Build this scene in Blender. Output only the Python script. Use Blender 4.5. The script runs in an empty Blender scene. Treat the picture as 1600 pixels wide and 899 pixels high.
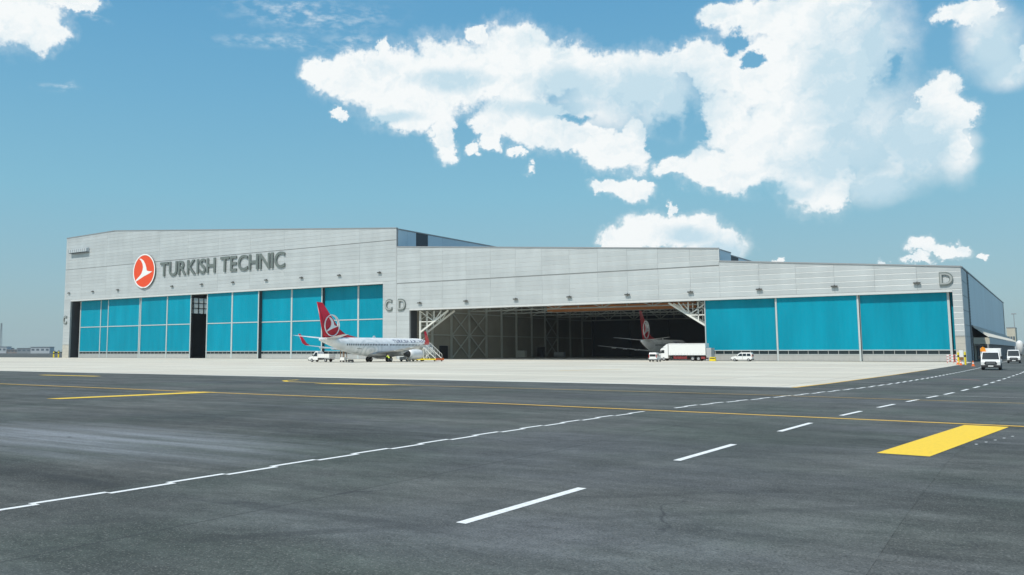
import bpy, bmesh, math, random
from mathutils import Vector, Matrix
R = math.radians
random.seed(7)
C = bpy.context.scene.collection
scene = bpy.context.scene

# ------------------------------------------------------------ camera
cd = bpy.data.cameras.new('camera')
cam = bpy.data.objects.new('camera', cd); C.objects.link(cam)
cd.sensor_width = 36.0
cd.lens = 1382.274 / 1600 * 36
cd.shift_x = 0.0791
cd.shift_y = -0.0309
cd.clip_start = 0.1; cd.clip_end = 9000
cam.matrix_world = (Matrix.Translation((0, 0, 2.4)) @ Matrix.Rotation(R(34.928), 4, 'Z')
                    @ Matrix.Rotation(R(96.123), 4, 'X') @ Matrix.Rotation(R(-0.115), 4, 'Z'))
scene.camera = cam

# ------------------------------------------------------------ sun, sky and clouds
SUN_AZ, SUN_EL = R(191), R(54)          # azimuth clockwise from +Y
sd = Vector((math.sin(SUN_AZ)*math.cos(SUN_EL), math.cos(SUN_AZ)*math.cos(SUN_EL), math.sin(SUN_EL)))
sl = bpy.data.lights.new('sun', 'SUN'); sl.energy = 3.6; sl.angle = R(0.55); sl.color = (1.0, 0.955, 0.865)
so = bpy.data.objects.new('sun', sl); C.objects.link(so)
so.rotation_euler = sd.to_track_quat('Z', 'Y').to_euler()
scene.view_settings.view_transform = 'Standard'
scene.view_settings.look = 'None'
scene.view_settings.exposure = 0.0
scene.view_settings.gamma = 1.0
scene.render.engine = 'CYCLES'
scene.cycles.diffuse_bounces = 6

# cloud lumps: (azimuth, elevation, half width, half height) in degrees
CRISP = [(-61.02,19.88,2.77,2.32), (-59.37,18.69,1.35,1.22), (-57.65,20.73,1.46,0.50), (-42.13,17.77,1.34,1.03), (-39.89,17.44,2.32,1.67), (-38.12,19.22,0.60,0.63), (-37.18,17.25,2.97,2.07), (-33.77,17.65,3.40,2.23), (-31.83,20.22,0.77,0.47), (-29.52,18.09,3.17,2.45), (-28.57,19.51,1.44,1.25), (-26.16,17.96,2.29,1.57), (-23.49,17.23,2.45,1.49), (-20.86,16.86,2.00,1.86), (-19.43,17.72,1.43,0.92), (-36.33,15.37,2.97,1.21), (-34.04,13.87,0.85,1.38), (-33.79,13.05,0.51,0.90), (-32.02,13.03,0.67,0.41), (-30.83,14.52,1.69,0.73), (-30.84,13.50,0.59,0.57), (-29.14,15.08,2.52,1.37), (-27.47,14.31,2.50,1.37), (-29.38,12.66,0.75,0.37), (-28.43,11.66,0.50,0.45), (-25.21,13.54,2.26,0.96), (-23.19,12.65,2.02,1.28), (-21.69,12.97,1.12,1.83), (-41.05,15.10,0.59,0.32), (-23.53,10.33,1.13,0.40), (-22.05,10.06,1.44,0.68), (-21.12,10.35,0.71,0.32), (-16.40,20.15,1.00,0.74), (-14.12,19.81,2.32,1.24), (-10.99,19.57,3.41,1.79), (-17.46,17.85,1.79,1.14), (-16.52,17.00,1.73,1.44), (-13.52,16.39,2.77,2.24), (-11.00,15.73,3.91,3.13), (-16.25,13.98,1.98,1.85), (-19.24,11.37,1.48,0.59), (-17.31,11.25,1.91,1.02), (-15.62,10.75,1.95,1.09), (-13.14,12.38,3.28,2.36), (-11.07,10.49,2.18,2.26), (-10.60,9.13,1.19,1.05), (-4.44,14.37,1.14,0.91), (-4.02,12.97,1.19,1.40), (-5.06,12.46,1.59,1.28), (-3.53,11.74,0.55,1.54), (-3.69,18.42,0.82,0.54), (-2.35,18.30,1.16,0.87), (-0.45,15.65,0.46,0.67), (-22.65,6.93,1.51,0.89), (-20.93,7.45,1.77,1.13), (-18.71,7.36,1.93,1.11), (-16.90,6.66,1.70,0.95), (-19.59,8.88,0.23,0.52), (-5.75,5.84,0.76,0.47), (-4.75,5.57,1.25,0.36), (-3.81,5.87,0.43,0.28), (-6.04,5.13,0.77,0.22), (-2.70,5.20,0.36,0.18), (-13.44,5.20,0.36,0.19), (-7.74,5.10,0.26,0.22)]
SOFT = [(-19.69,15.80,2.37,2.72), (-8.09,17.89,2.90,3.19), (-9.03,12.92,4.45,4.04), (-5.75,11.82,2.74,2.51), (-7.84,9.66,2.33,1.47), (-3.87,11.25,1.08,2.11), (-1.83,16.85,1.80,2.01), (-1.18,15.37,1.47,1.34), (-8.71,19.06,3.11,2.12), (-23.31,16.04,4.48,2.36), (-15.78,6.34,1.12,0.78)]
WISP = [(-44.79,19.38,4.97,0.58), (-39.74,19.30,3.39,1.17), (-43.15,21.23,6.29,1.30), (-56.68,19.77,1.48,0.29), (-58.34,15.69,1.43,0.30), (-38.03,18.35,1.70,0.79)]
HOLE = [(-32.77,14.06,0.93,0.81), (-25.39,14.79,1.57,0.36), (-15.23,18.60,0.99,0.74), (-14.38,17.38,0.82,0.49), (-18.17,14.32,1.01,1.55), (-18.00,13.53,1.16,1.25), (-6.66,16.07,0.60,1.28), (-19.56,13.83,1.38,1.33), (-20.18,12.89,0.79,1.19), (-26.69,11.69,1.82,0.65)]
SHADE = [(-20.87,16.47,3.00,1.75), (-18.92,15.16,2.35,2.33), (-9.28,14.79,2.42,4.01), (-7.48,16.37,2.02,3.20), (-25.35,16.93,3.31,1.10), (-33.77,17.37,2.55,0.64), (-1.43,16.10,1.78,1.68), (-5.74,12.00,1.93,1.79), (-9.12,11.07,3.08,1.48), (-7.52,9.45,1.99,1.10), (-27.45,15.63,3.75,0.56), (-13.08,9.50,2.17,0.77), (-18.60,7.24,1.92,0.56), (-16.53,6.37,1.50,0.79), (-38.02,14.95,2.53,0.32)]

world = bpy.data.worlds.new('World'); scene.world = world
world.use_nodes = True
wt = world.node_tree; wt.nodes.clear()
def wn(t, **k):
    n = wt.nodes.new(t)
    for a, v in k.items(): setattr(n, a, v)
    return n
def wl(a, b): wt.links.new(a, b)
def wmath(op, a, b=None, c=None):
    n = wn('ShaderNodeMath', operation=op)
    for i, v in enumerate((a, b, c)):
        if v is None: continue
        if isinstance(v, (int, float)): n.inputs[i].default_value = v
        else: wl(v, n.inputs[i])
    return n.outputs[0]
def wvec(op, a, b=None, c=None):
    n = wn('ShaderNodeVectorMath', operation=op)
    for i, v in enumerate((a, b, c)):
        if v is None: continue
        if isinstance(v, tuple): n.inputs[i].default_value = v
        else: wl(v, n.inputs[i])
    return n
def wramp(x, a, b, smooth=True):
    n = wn('ShaderNodeMapRange', interpolation_type='SMOOTHSTEP' if smooth else 'LINEAR')
    wl(x, n.inputs[0]); n.inputs[1].default_value = a; n.inputs[2].default_value = b
    return n.outputs[0]
tc = wn('ShaderNodeTexCoord')
sep = wn('ShaderNodeSeparateXYZ'); wl(tc.outputs['Generated'], sep.inputs[0])
az = wmath('MULTIPLY', wmath('ARCTAN2', sep.outputs[0], sep.outputs[1]), 57.29578)
el = wmath('MULTIPLY', wmath('ARCSINE', sep.outputs[2]), 57.29578)
comb = wn('ShaderNodeCombineXYZ'); wl(az, comb.inputs[0]); wl(el, comb.inputs[1])
P0 = comb.outputs[0]
def wnoise(vec, scale, detail, rough=0.5, col=False):
    n = wn('ShaderNodeTexNoise'); wl(vec, n.inputs['Vector'])
    n.inputs['Scale'].default_value = scale; n.inputs['Detail'].default_value = detail; n.inputs['Roughness'].default_value = rough
    return n.outputs['Color'] if col else n.outputs['Fac']
# ragged outlines: the position is warped by two sizes of noise
w1 = wvec('SUBTRACT', wnoise(P0, 0.55, 7, 0.62, True), (0.5, 0.5, 0.5)).outputs[0]
w2 = wvec('SUBTRACT', wnoise(P0, 0.20, 3, 0.5, True), (0.5, 0.5, 0.5)).outputs[0]
w3 = wvec('SUBTRACT', wnoise(P0, 2.1, 6, 0.6, True), (0.5, 0.5, 0.5)).outputs[0]
P = wvec('MULTIPLY_ADD', w1, (2.5, 2.0, 0), P0).outputs[0]
P = wvec('MULTIPLY_ADD', w3, (0.8, 0.7, 0), P).outputs[0]
PS = wvec('MULTIPLY_ADD', w2, (2.5, 2.0, 0), P0).outputs[0]
def blobs(L, pos):
    out = None
    for a, e, ra, re in L:
        v = wvec('MULTIPLY_ADD', pos, (1/ra, 1/re, 0), (-a/ra, -e/re, 0))
        ln = wvec('LENGTH', v.outputs[0]).outputs['Value']
        out = ln if out is None else wmath('SMOOTH_MIN', out, ln, 0.22)
    return out
dc = blobs(CRISP, P); dh = blobs(HOLE, P)
dso = blobs(SOFT, PS); dw = blobs(WISP, PS); dsh = blobs(SHADE, PS)
fine = wnoise(P0, 1.6, 9, 0.62)
fineo = wmath('MULTIPLY', wmath('SUBTRACT', fine, 0.5), 0.55)
def inv(x): return wmath('SUBTRACT', 1.0, x)
a_c = wmath('MULTIPLY', inv(wramp(wmath('ADD', dc, fineo), 0.80, 1.18)), wramp(wmath('ADD', dh, fineo), 0.60, 1.02))
a_h = wmath('MULTIPLY', inv(wramp(wmath('ADD', dc, wmath('MULTIPLY', fineo, 1.3)), 0.92, 1.45)), 0.22)
a_h = wmath('MULTIPLY', a_h, wramp(wmath('ADD', dh, fineo), 0.60, 1.30))
a_c = wmath('MAXIMUM', a_c, a_h)
a_s = wmath('MULTIPLY', inv(wramp(wmath('ADD', dso, wmath('MULTIPLY', fineo, 0.6)), 0.35, 1.25)), 0.90)
a_s = wmath('MULTIPLY', a_s, wramp(wmath('ADD', dh, fineo), 0.25, 0.95))
a_w = wmath('MULTIPLY', inv(wramp(dw, 0.1, 1.2)), wramp(wnoise(wvec('MULTIPLY', P0, (1, 2.2, 1)).outputs[0], 0.9, 6, 0.6), 0.40, 0.72))
a_w = wmath('MULTIPLY', a_w, 0.50)
# the rest of the sky, outside the view, carries the same sort of broken cloud
away = wramp(wmath('ABSOLUTE', wmath('ADD', az, 30.0)), 36.0, 60.0)
hi = wramp(el, 21.0, 30.0)
outw = wmath('MAXIMUM', away, hi)
gen = wnoise(wvec('MULTIPLY', tc.outputs['Generated'], (1, 1, 1.7)).outputs[0], 2.6, 9, 0.56)
a_o = wmath('MULTIPLY', wmath('MULTIPLY', wramp(gen, 0.55, 0.62), outw), wramp(el, 1.0, 7.0))
alpha = wmath('MAXIMUM', wmath('MAXIMUM', a_c, a_s), wmath('MAXIMUM', a_w, a_o))
sky = wn('ShaderNodeTexSky', sky_type='NISHITA', sun_disc=False, sun_elevation=SUN_EL, sun_rotation=SUN_AZ,
         altitude=50.0, air_density=1.0, dust_density=1.2, ozone_density=1.6)
tint = wn('ShaderNodeMix', data_type='RGBA', blend_type='MULTIPLY'); tint.inputs[0].default_value = 1.0
wl(sky.outputs[0], tint.inputs[6]); tint.inputs[7].default_value = (0.80, 1.02, 0.98, 1) 
# cloud tone: sunlit white to the pale blue of its own shade
shn = wmath('ADD', wmath('MULTIPLY', inv(wramp(dsh, 0.25, 1.65)), 1.05), wmath('MULTIPLY', wramp(wnoise(P, 0.32, 5, 0.55), 0.44, 0.74), 0.42))
puff = wmath('MULTIPLY', wmath('SUBTRACT', wnoise(P, 0.85, 8, 0.60), 0.5), 0.45)
# billows: tops catch the light, undersides fall into shade
P_up = wvec('ADD', P, (-0.25, 0.55, 0)).outputs[0]
rel = wmath('SUBTRACT', wnoise(P, 0.50, 6, 0.58), wnoise(P_up, 0.50, 6, 0.58))
rel2 = wmath('SUBTRACT', wnoise(P, 1.5, 5, 0.6), wnoise(wvec('ADD', P, (-0.1, 0.2, 0)).outputs[0], 1.5, 5, 0.6))
puff = wmath('SUBTRACT', puff, wmath('ADD', wmath('MULTIPLY', rel, 1.6), wmath('MULTIPLY', rel2, 0.5)))
shf = wmath('MINIMUM', wmath('MAXIMUM', wmath('ADD', shn, puff), 0.0), 1.0)
ccol = wn('ShaderNodeMix', data_type='RGBA'); wl(shf, ccol.inputs[0])
K = 1 / 0.1
ccol.inputs[6].default_value = (0.93*K, 0.965*K, 0.97*K, 1); ccol.inputs[7].default_value = (0.57*K, 0.745*K, 0.84*K, 1)
cmix = wn('ShaderNodeMix', data_type='RGBA')
# haze-washed daylight tones by height above the horizon, blended over the physical sky
rp = wn('ShaderNodeValToRGB'); wl(wmath('DIVIDE', el, 90.0), rp.inputs[0])
stops = [(0.0, (.375, .515, .565)), (.022, (.352, .505, .575)), (.11, (.245, .535, .690)), (.178, (.182, .470, .690)), (.24, (.135, .410, .670)), (1.0, (.032, .150, .42))]
for i, (p_, c_) in enumerate(stops):
    e = rp.color_ramp.elements[i] if i < 2 else rp.color_ramp.elements.new(p_)
    e.position = p_; e.color = (*c_, 1)
rk = wvec('MULTIPLY', rp.outputs[0], (10.0, 10.0, 10.0)).outputs[0]
smix = wn('ShaderNodeMix', data_type='RGBA'); smix.inputs[0].default_value = 0.78
wl(tint.outputs[2], smix.inputs[6]); wl(rk, smix.inputs[7])
wl(alpha, cmix.inputs[0]); wl(smix.outputs[2], cmix.inputs[6]); wl(ccol.outputs[2], cmix.inputs[7])
bg = wn('ShaderNodeBackground'); bg.inputs['Strength'].default_value = 0.1
wl(cmix.outputs[2], bg.inputs['Color'])
wo = wn('ShaderNodeOutputWorld'); wl(bg.outputs[0], wo.inputs['Surface'])

# ------------------------------------------------------------ helpers
def mat(name, col, rough=0.6, metal=0.0, var=0.0, vscale=1.0, bump=0.0, bscale=8.0, emit=None, spec=0.5, obvar=0.0, stretch=(1, 1, 1), trans=0.0):
    m = bpy.data.materials.new(name); m.use_nodes = True
    nt = m.node_tree; b = nt.nodes['Principled BSDF']
    b.inputs['Roughness'].default_value = rough; b.inputs['Metallic'].default_value = metal
    b.inputs['Specular IOR Level'].default_value = spec
    b.inputs['Base Color'].default_value = (*col, 1)
    if trans: b.inputs['Transmission Weight'].default_value = trans
    src = None
    def vadd(fac_out, amount):
        nonlocal src
        hsv = nt.nodes.new('ShaderNodeHueSaturation')
        mr = nt.nodes.new('ShaderNodeMapRange'); nt.links.new(fac_out, mr.inputs[0])
        mr.inputs[1].default_value = 0.25; mr.inputs[2].default_value = 0.75
        mr.inputs[3].default_value = 1 - amount; mr.inputs[4].default_value = 1 + amount
        nt.links.new(mr.outputs[0], hsv.inputs['Value'])
        if src is None: hsv.inputs['Color'].default_value = (*col, 1)
        else: nt.links.new(src, hsv.inputs['Color'])
        src = hsv.outputs[0]
    if var or bump:
        g = nt.nodes.new('ShaderNodeNewGeometry')
        mp = nt.nodes.new('ShaderNodeVectorMath'); mp.operation = 'MULTIPLY'; mp.inputs[1].default_value = stretch
        nt.links.new(g.outputs['Position'], mp.inputs[0])
    if var:
        n = nt.nodes.new('ShaderNodeTexNoise'); n.inputs['Scale'].default_value = vscale; n.inputs['Detail'].default_value = 6
        nt.links.new(mp.outputs[0], n.inputs['Vector']); vadd(n.outputs['Fac'], var)
    if obvar:
        oi = nt.nodes.new('ShaderNodeObjectInfo'); vadd(oi.outputs['Random'], obvar)
    if src is not None: nt.links.new(src, b.inputs['Base Color'])
    if bump:
        n = nt.nodes.new('ShaderNodeTexNoise'); n.inputs['Scale'].default_value = bscale; n.inputs['Detail'].default_value = 4
        nt.links.new(mp.outputs[0], n.inputs['Vector'])
        bp = nt.nodes.new('ShaderNodeBump'); bp.inputs['Strength'].default_value = bump; bp.inputs['Distance'].default_value = 0.02
        nt.links.new(n.outputs['Fac'], bp.inputs['Height']); nt.links.new(bp.outputs[0], b.inputs['Normal'])
    if emit:
        b.inputs['Emission Color'].default_value = (*emit[0], 1); b.inputs['Emission Strength'].default_value = emit[1]
    return m

MW = {}                                   # object name -> world matrix of its frame
def setw(o, M): MW[o.name] = M
def getw(o): return MW.get(o.name, Matrix.Identity(4)) if o else Matrix.Identity(4)

def thing(name, label, cat, loc=(0, 0, 0), rz=0.0, group=None):
    o = bpy.data.objects.new(name, None); C.objects.link(o)
    o.location = loc; o.rotation_euler = (0, 0, rz); o.empty_display_size = 0.5
    o['label'] = label; o['category'] = cat
    if group: o['group'] = group
    setw(o, Matrix.Translation(loc) @ Matrix.Rotation(rz, 4, 'Z'))
    return o
def link_mesh(name, me, parent=None, loc=None):
    o = bpy.data.objects.new(name, me); C.objects.link(o)
    if parent:
        o.parent = parent
        setw(o, getw(parent) @ (Matrix.Translation(loc) if loc else Matrix.Identity(4)))
    if loc: o.location = loc
    return o

class MB:
    """collects geometry; build() links it as one mesh object"""
    def __init__(s): s.v = []; s.f = []; s.mi = []; s.sm = []; s.cur = 0; s.smooth = False
    def add(s, vs, fs):
        b = len(s.v); s.v += [tuple(p) for p in vs]
        for f in fs:
            s.f.append(tuple(b+i for i in f)); s.mi.append(s.cur); s.sm.append(s.smooth)
        return s
    def box(s, x0, x1, y0, y1, z0, z1):
        if x0 > x1: x0, x1 = x1, x0
        if y0 > y1: y0, y1 = y1, y0
        if z0 > z1: z0, z1 = z1, z0
        return s.add([(x0,y0,z0),(x1,y0,z0),(x1,y1,z0),(x0,y1,z0),(x0,y0,z1),(x1,y0,z1),(x1,y1,z1),(x0,y1,z1)],
              [(0,3,2,1),(4,5,6,7),(0,1,5,4),(1,2,6,5),(2,3,7,6),(3,0,4,7)])
    def prism(s, pts, d):
        """planar polygon pts (counter-clockwise seen from the side opposite d) thickened along vector d"""
        n = len(pts); d = Vector(d); P_ = [Vector(p) for p in pts]
        vs = P_ + [p + d for p in P_]
        nrm = sum(((P_[i]-P_[0]).cross(P_[(i+1) % n]-P_[0]) for i in range(n)), Vector())
        fs = [tuple(range(n)), tuple(range(2*n-1, n-1, -1))] + [(i, i+n, (i+1) % n+n, (i+1) % n) for i in range(n)]
        if nrm.dot(d) > 0: fs = [tuple(reversed(f)) for f in fs]
        return s.add(vs, fs)
    def bar(s, p, q, w, h=None, up=(0, 0, 1)):
        h = h or w; p = Vector(p); q = Vector(q); d = (q-p).normalized(); u = Vector(up)
        if abs(d.dot(u)) > 0.98: u = Vector((0, 1, 0))
        a = d.cross(u).normalized(); b = a.cross(d).normalized()
        vs = [e + a*sx*w/2 + b*sz*h/2 for e in (p, q) for sx, sz in ((-1,-1),(1,-1),(1,1),(-1,1))]
        return s.add(vs, [(0,1,2,3),(7,6,5,4),(0,4,5,1),(1,5,6,2),(2,6,7,3),(3,7,4,0)][::1]) if True else s
    def tube(s, p, q, r, n=8, r2=None, cap=True):
        p = Vector(p); q = Vector(q); r2 = r if r2 is None else r2
        d = (q-p).normalized(); u = Vector((0, 0, 1)) if abs(d.z) < 0.9 else Vector((0, 1, 0))
        a = d.cross(u).normalized(); b = a.cross(d).normalized()
        vs = []
        for e, rr in ((p, r), (q, r2)):
            for i in range(n):
                t = 2*math.pi*i/n; vs.append(e + a*math.cos(t)*rr + b*math.sin(t)*rr)
        fs = [(i, (i+1) % n, (i+1) % n+n, i+n) for i in range(n)]
        if cap: fs += [tuple(range(n-1, -1, -1)), tuple(range(n, 2*n))]
        return s.add(vs, fs)
    def loft(s, rings, cap=True, close=True):
        n = len(rings[0]); vs = [p for r in rings for p in r]; fs = []
        for k in range(len(rings)-1):
            for i in range(n if close else n-1):
                j = (i+1) % n; fs.append((k*n+i, k*n+j, (k+1)*n+j, (k+1)*n+i))
        if cap: fs += [tuple(range(n-1, -1, -1)), tuple(range((len(rings)-1)*n, len(rings)*n))]
        return s.add(vs, fs)
    def mesh(s, name, mats, bevel=0.0, fix=True, parent=None):
        inv_ = getw(parent).inverted() if parent and s.world else None
        me = bpy.data.meshes.new(name)
        vs = [tuple(inv_ @ Vector(p)) for p in s.v] if inv_ else s.v
        me.from_pydata(vs, [], s.f)
        for m in (mats if isinstance(mats, (list, tuple)) else [mats]): me.materials.append(m)
        for p, mi, sm in zip(me.polygons, s.mi, s.sm): p.material_index = mi; p.use_smooth = sm
        if fix or bevel:
            bm = bmesh.new(); bm.from_mesh(me)
            if bevel: bmesh.ops.bevel(bm, geom=[e for e in bm.edges if len(e.link_faces) == 2 and e.calc_face_angle(0) > 0.35],
                                      offset=bevel, segments=2, affect='EDGES', profile=0.6, clamp_overlap=True)
            bmesh.ops.recalc_face_normals(bm, faces=bm.faces); bm.to_mesh(me); bm.free()
        me.update(); return me
    world = False
    def build(s, name, mats, parent=None, bevel=0.0, loc=None, fix=True):
        return link_mesh(name, s.mesh(name, mats, bevel, fix, parent), parent, loc)
class WB(MB):
    """as MB, but its coordinates are world coordinates"""
    world = True
def copy_tree(o, parent=None):
    c = o.copy(); C.objects.link(c)
    if parent: c.parent = parent
    for ch in list(o.children): copy_tree(ch, c)
    return c
def tag(o, label, cat, group=None):
    o['label'] = label; o['category'] = cat
    if group: o['group'] = group
    return o
def structure(o): o['kind'] = 'structure'; return o
def ordinal(i): return ['first','second','third','fourth','fifth','sixth','seventh','eighth','ninth','tenth','eleventh','twelfth'][i]

def glyph(ch, h, bold=0.0, depth=0.1, bev=0.0):
    """mesh of one character, cap height h, lying in local XZ, front towards -Y; returns mesh, width"""
    cu = bpy.data.curves.new('letter', 'FONT'); cu.body = ch; cu.size = 1.0; cu.offset = bold; cu.extrude = 0.5; cu.resolution_u = 4
    to = bpy.data.objects.new('letter_text', cu); C.objects.link(to)
    bpy.context.view_layer.update()
    me = bpy.data.meshes.new_from_object(to.evaluated_get(bpy.context.evaluated_depsgraph_get()))
    bpy.data.objects.remove(to); bpy.data.curves.remove(cu)
    xs = [v.co.x for v in me.vertices]; x0, x1 = min(xs), max(xs)
    cap = 0.73; k = h/cap
    for v in me.vertices:
        x, y, z = v.co
        v.co = ((x-x0)*k, -z*depth, (y-0.0)*k)
    me.materials.clear(); me.name = 'letter'
    return me, (x1-x0)*k

# ------------------------------------------------------------ materials
M = {}
M['clad'] = mat('silver_cladding', (0.53, 0.555, 0.555), 0.42, 0.2, var=0.075, vscale=0.35, obvar=0.035, bump=0.06, bscale=3, stretch=(0.8, 1, 0.22))
M['clad_back'] = mat('joint_backing', (0.33, 0.34, 0.34), 0.8)  # plain grey wall backing that shows in the panel joints
M['pier_stone'] = mat('plinth_concrete', (0.50, 0.48, 0.42), 0.85, var=0.10, vscale=0.6)
M['coping'] = mat('coping_metal', (0.34, 0.35, 0.36), 0.5, 0.3)
M['flash'] = mat('lintel_flashing', (0.62, 0.63, 0.62), 0.5, 0.1, var=0.03)
M['teal'] = mat('teal_fabric', (0.0, 0.262, 0.370), 0.55, spec=0.12, var=0.12, vscale=0.35, obvar=0.05, stretch=(1, 1, 0.18))
M['rib'] = mat('teal_rib', (0.01, 0.26, 0.35), 0.4)
M['frame'] = mat('door_frame', (0.52, 0.56, 0.55), 0.5, 0.1, var=0.04)
M['dframe'] = mat('dark_door_edge', (0.045, 0.05, 0.055), 0.7)
M['base'] = mat('door_base_panel', (0.42, 0.42, 0.40), 0.7, var=0.05, obvar=0.06)
M['pane'] = mat('dark_glass', (0.012, 0.025, 0.03), 0.12, spec=0.6)
M['sidewall'] = mat('sky_tinted_cladding', (0.50, 0.65, 0.74), 0.38, 0.0, var=0.04, vscale=0.1, obvar=0.03)  # the sky's reflection is put into the blue of this base colour
M['sidegrey'] = mat('grey_cladding', (0.50, 0.54, 0.56), 0.5, 0.1, var=0.05, vscale=0.3)
M['louver'] = mat('dark_louvre', (0.05, 0.065, 0.08), 0.6)
M['roof'] = mat('roof_sheet', (0.3, 0.3, 0.3), 0.7, var=0.08, vscale=0.2)
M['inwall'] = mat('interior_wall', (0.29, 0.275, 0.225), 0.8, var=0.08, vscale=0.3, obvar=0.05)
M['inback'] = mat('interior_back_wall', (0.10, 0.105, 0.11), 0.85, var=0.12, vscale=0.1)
M['steel_in'] = mat('interior_steel', (0.46, 0.48, 0.44), 0.6, var=0.06, vscale=0.7)
M['steel_w'] = mat('white_steel', (0.74, 0.74, 0.69), 0.5, var=0.04)
M['orange'] = mat('orange_crane', (0.45, 0.16, 0.035), 0.5, var=0.08)
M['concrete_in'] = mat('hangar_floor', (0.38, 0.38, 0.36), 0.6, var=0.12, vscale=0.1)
M['letter'] = mat('letter_face', (0.145, 0.172, 0.162), 0.5, var=0.03)
M['letter_l'] = mat('letter_light_face', (0.36, 0.38, 0.37), 0.5)
M['logo_red'] = mat('logo_orange_red', (0.80, 0.075, 0.015), 0.4)
M['logo_w'] = mat('logo_white', (0.85, 0.85, 0.83), 0.4)
M['lamp'] = mat('lamp_housing', (0.08, 0.08, 0.075), 0.5, 0.3)
M['lens'] = mat('lamp_lens', (0.25, 0.25, 0.22), 0.2)
M['white'] = mat('white_paint', (0.80, 0.80, 0.78), 0.28, var=0.02)
M['air_w'] = mat('aircraft_white', (0.78, 0.78, 0.775), 0.28, var=0.05, vscale=0.7)
M['air_g'] = mat('aircraft_grey', (0.42, 0.43, 0.44), 0.35, 0.1, var=0.08, vscale=1.0)
M['air_red'] = mat('fin_red', (0.52, 0.006, 0.02), 0.3)
M['wing_g'] = mat('wing_grey', (0.50, 0.51, 0.52), 0.35, var=0.05)
M['metal'] = mat('bare_metal', (0.5, 0.5, 0.5), 0.3, 0.9)
M['dark'] = mat('dark_rubber', (0.018, 0.018, 0.02), 0.8)
M['black'] = mat('black_plastic', (0.022, 0.023, 0.025), 0.5)
M['glass'] = mat('vehicle_glass', (0.012, 0.018, 0.02), 0.07, spec=0.8)
M['wpane'] = mat('cabin_window', (0.03, 0.035, 0.05), 0.15)
M['navy'] = mat('navy_lettering', (0.03, 0.035, 0.12), 0.4)
M['rim'] = mat('wheel_rim', (0.45, 0.45, 0.45), 0.4, 0.5)
M['hlight'] = mat('headlight', (0.65, 0.66, 0.66), 0.1, spec=0.8)
M['tlight'] = mat('tail_light', (0.45, 0.02, 0.015), 0.2)
M['amber'] = mat('amber_light', (0.8, 0.28, 0.02), 0.3)
M['chassis'] = mat('chassis', (0.04, 0.038, 0.036), 0.7)
M['maroon'] = mat('maroon_side_guard', (0.25, 0.035, 0.035), 0.5)
M['yellow'] = mat('safety_yellow', (0.80, 0.62, 0.02), 0.5, var=0.08, vscale=3)
M['orange_p'] = mat('cone_orange', (0.85, 0.17, 0.03), 0.5)
M['brown'] = mat('brown_wood', (0.22, 0.11, 0.04), 0.7)
M['skin'] = mat('skin', (0.45, 0.27, 0.19), 0.6)
M['cloth'] = mat('work_trousers', (0.03, 0.035, 0.05), 0.9)
M['hivis'] = mat('hi_vis', (0.62, 0.85, 0.03), 0.7)
M['hair'] = mat('hair', (0.02, 0.015, 0.01), 0.8)
M['far_w'] = mat('far_wall_white', (0.50, 0.53, 0.55), 0.8)
M['far_g'] = mat('far_wall_grey', (0.27, 0.30, 0.32), 0.8)
M['far_b'] = mat('far_wall_brown', (0.29, 0.25, 0.23), 0.8)
M['far_win'] = mat('far_window', (0.12, 0.16, 0.19), 0.3)
M['tree'] = mat('far_foliage', (0.07, 0.10, 0.075), 0.9, var=0.3, vscale=0.4)
M['beige'] = mat('beige_panel', (0.55, 0.52, 0.42), 0.7, var=0.04)
M['galv'] = mat('galvanised', (0.42, 0.44, 0.45), 0.4, 0.5)
M['glazing'] = mat('canopy_glazing', (0.24, 0.26, 0.27), 0.35, var=0.08)
M['redw'] = mat('barrier_red', (0.6, 0.06, 0.05), 0.5)

def translucent(name, col):
    m = bpy.data.materials.new(name); m.use_nodes = True; nt = m.node_tree; nt.nodes.clear()
    t = nt.nodes.new('ShaderNodeBsdfTranslucent'); t.inputs[0].default_value = (*col, 1)
    o = nt.nodes.new('ShaderNodeOutputMaterial'); nt.links.new(t.outputs[0], o.inputs[0]); return m
M['added_light_sheet'] = translucent('translucent_sheet', (0.80, 0.80, 0.76))

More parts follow.
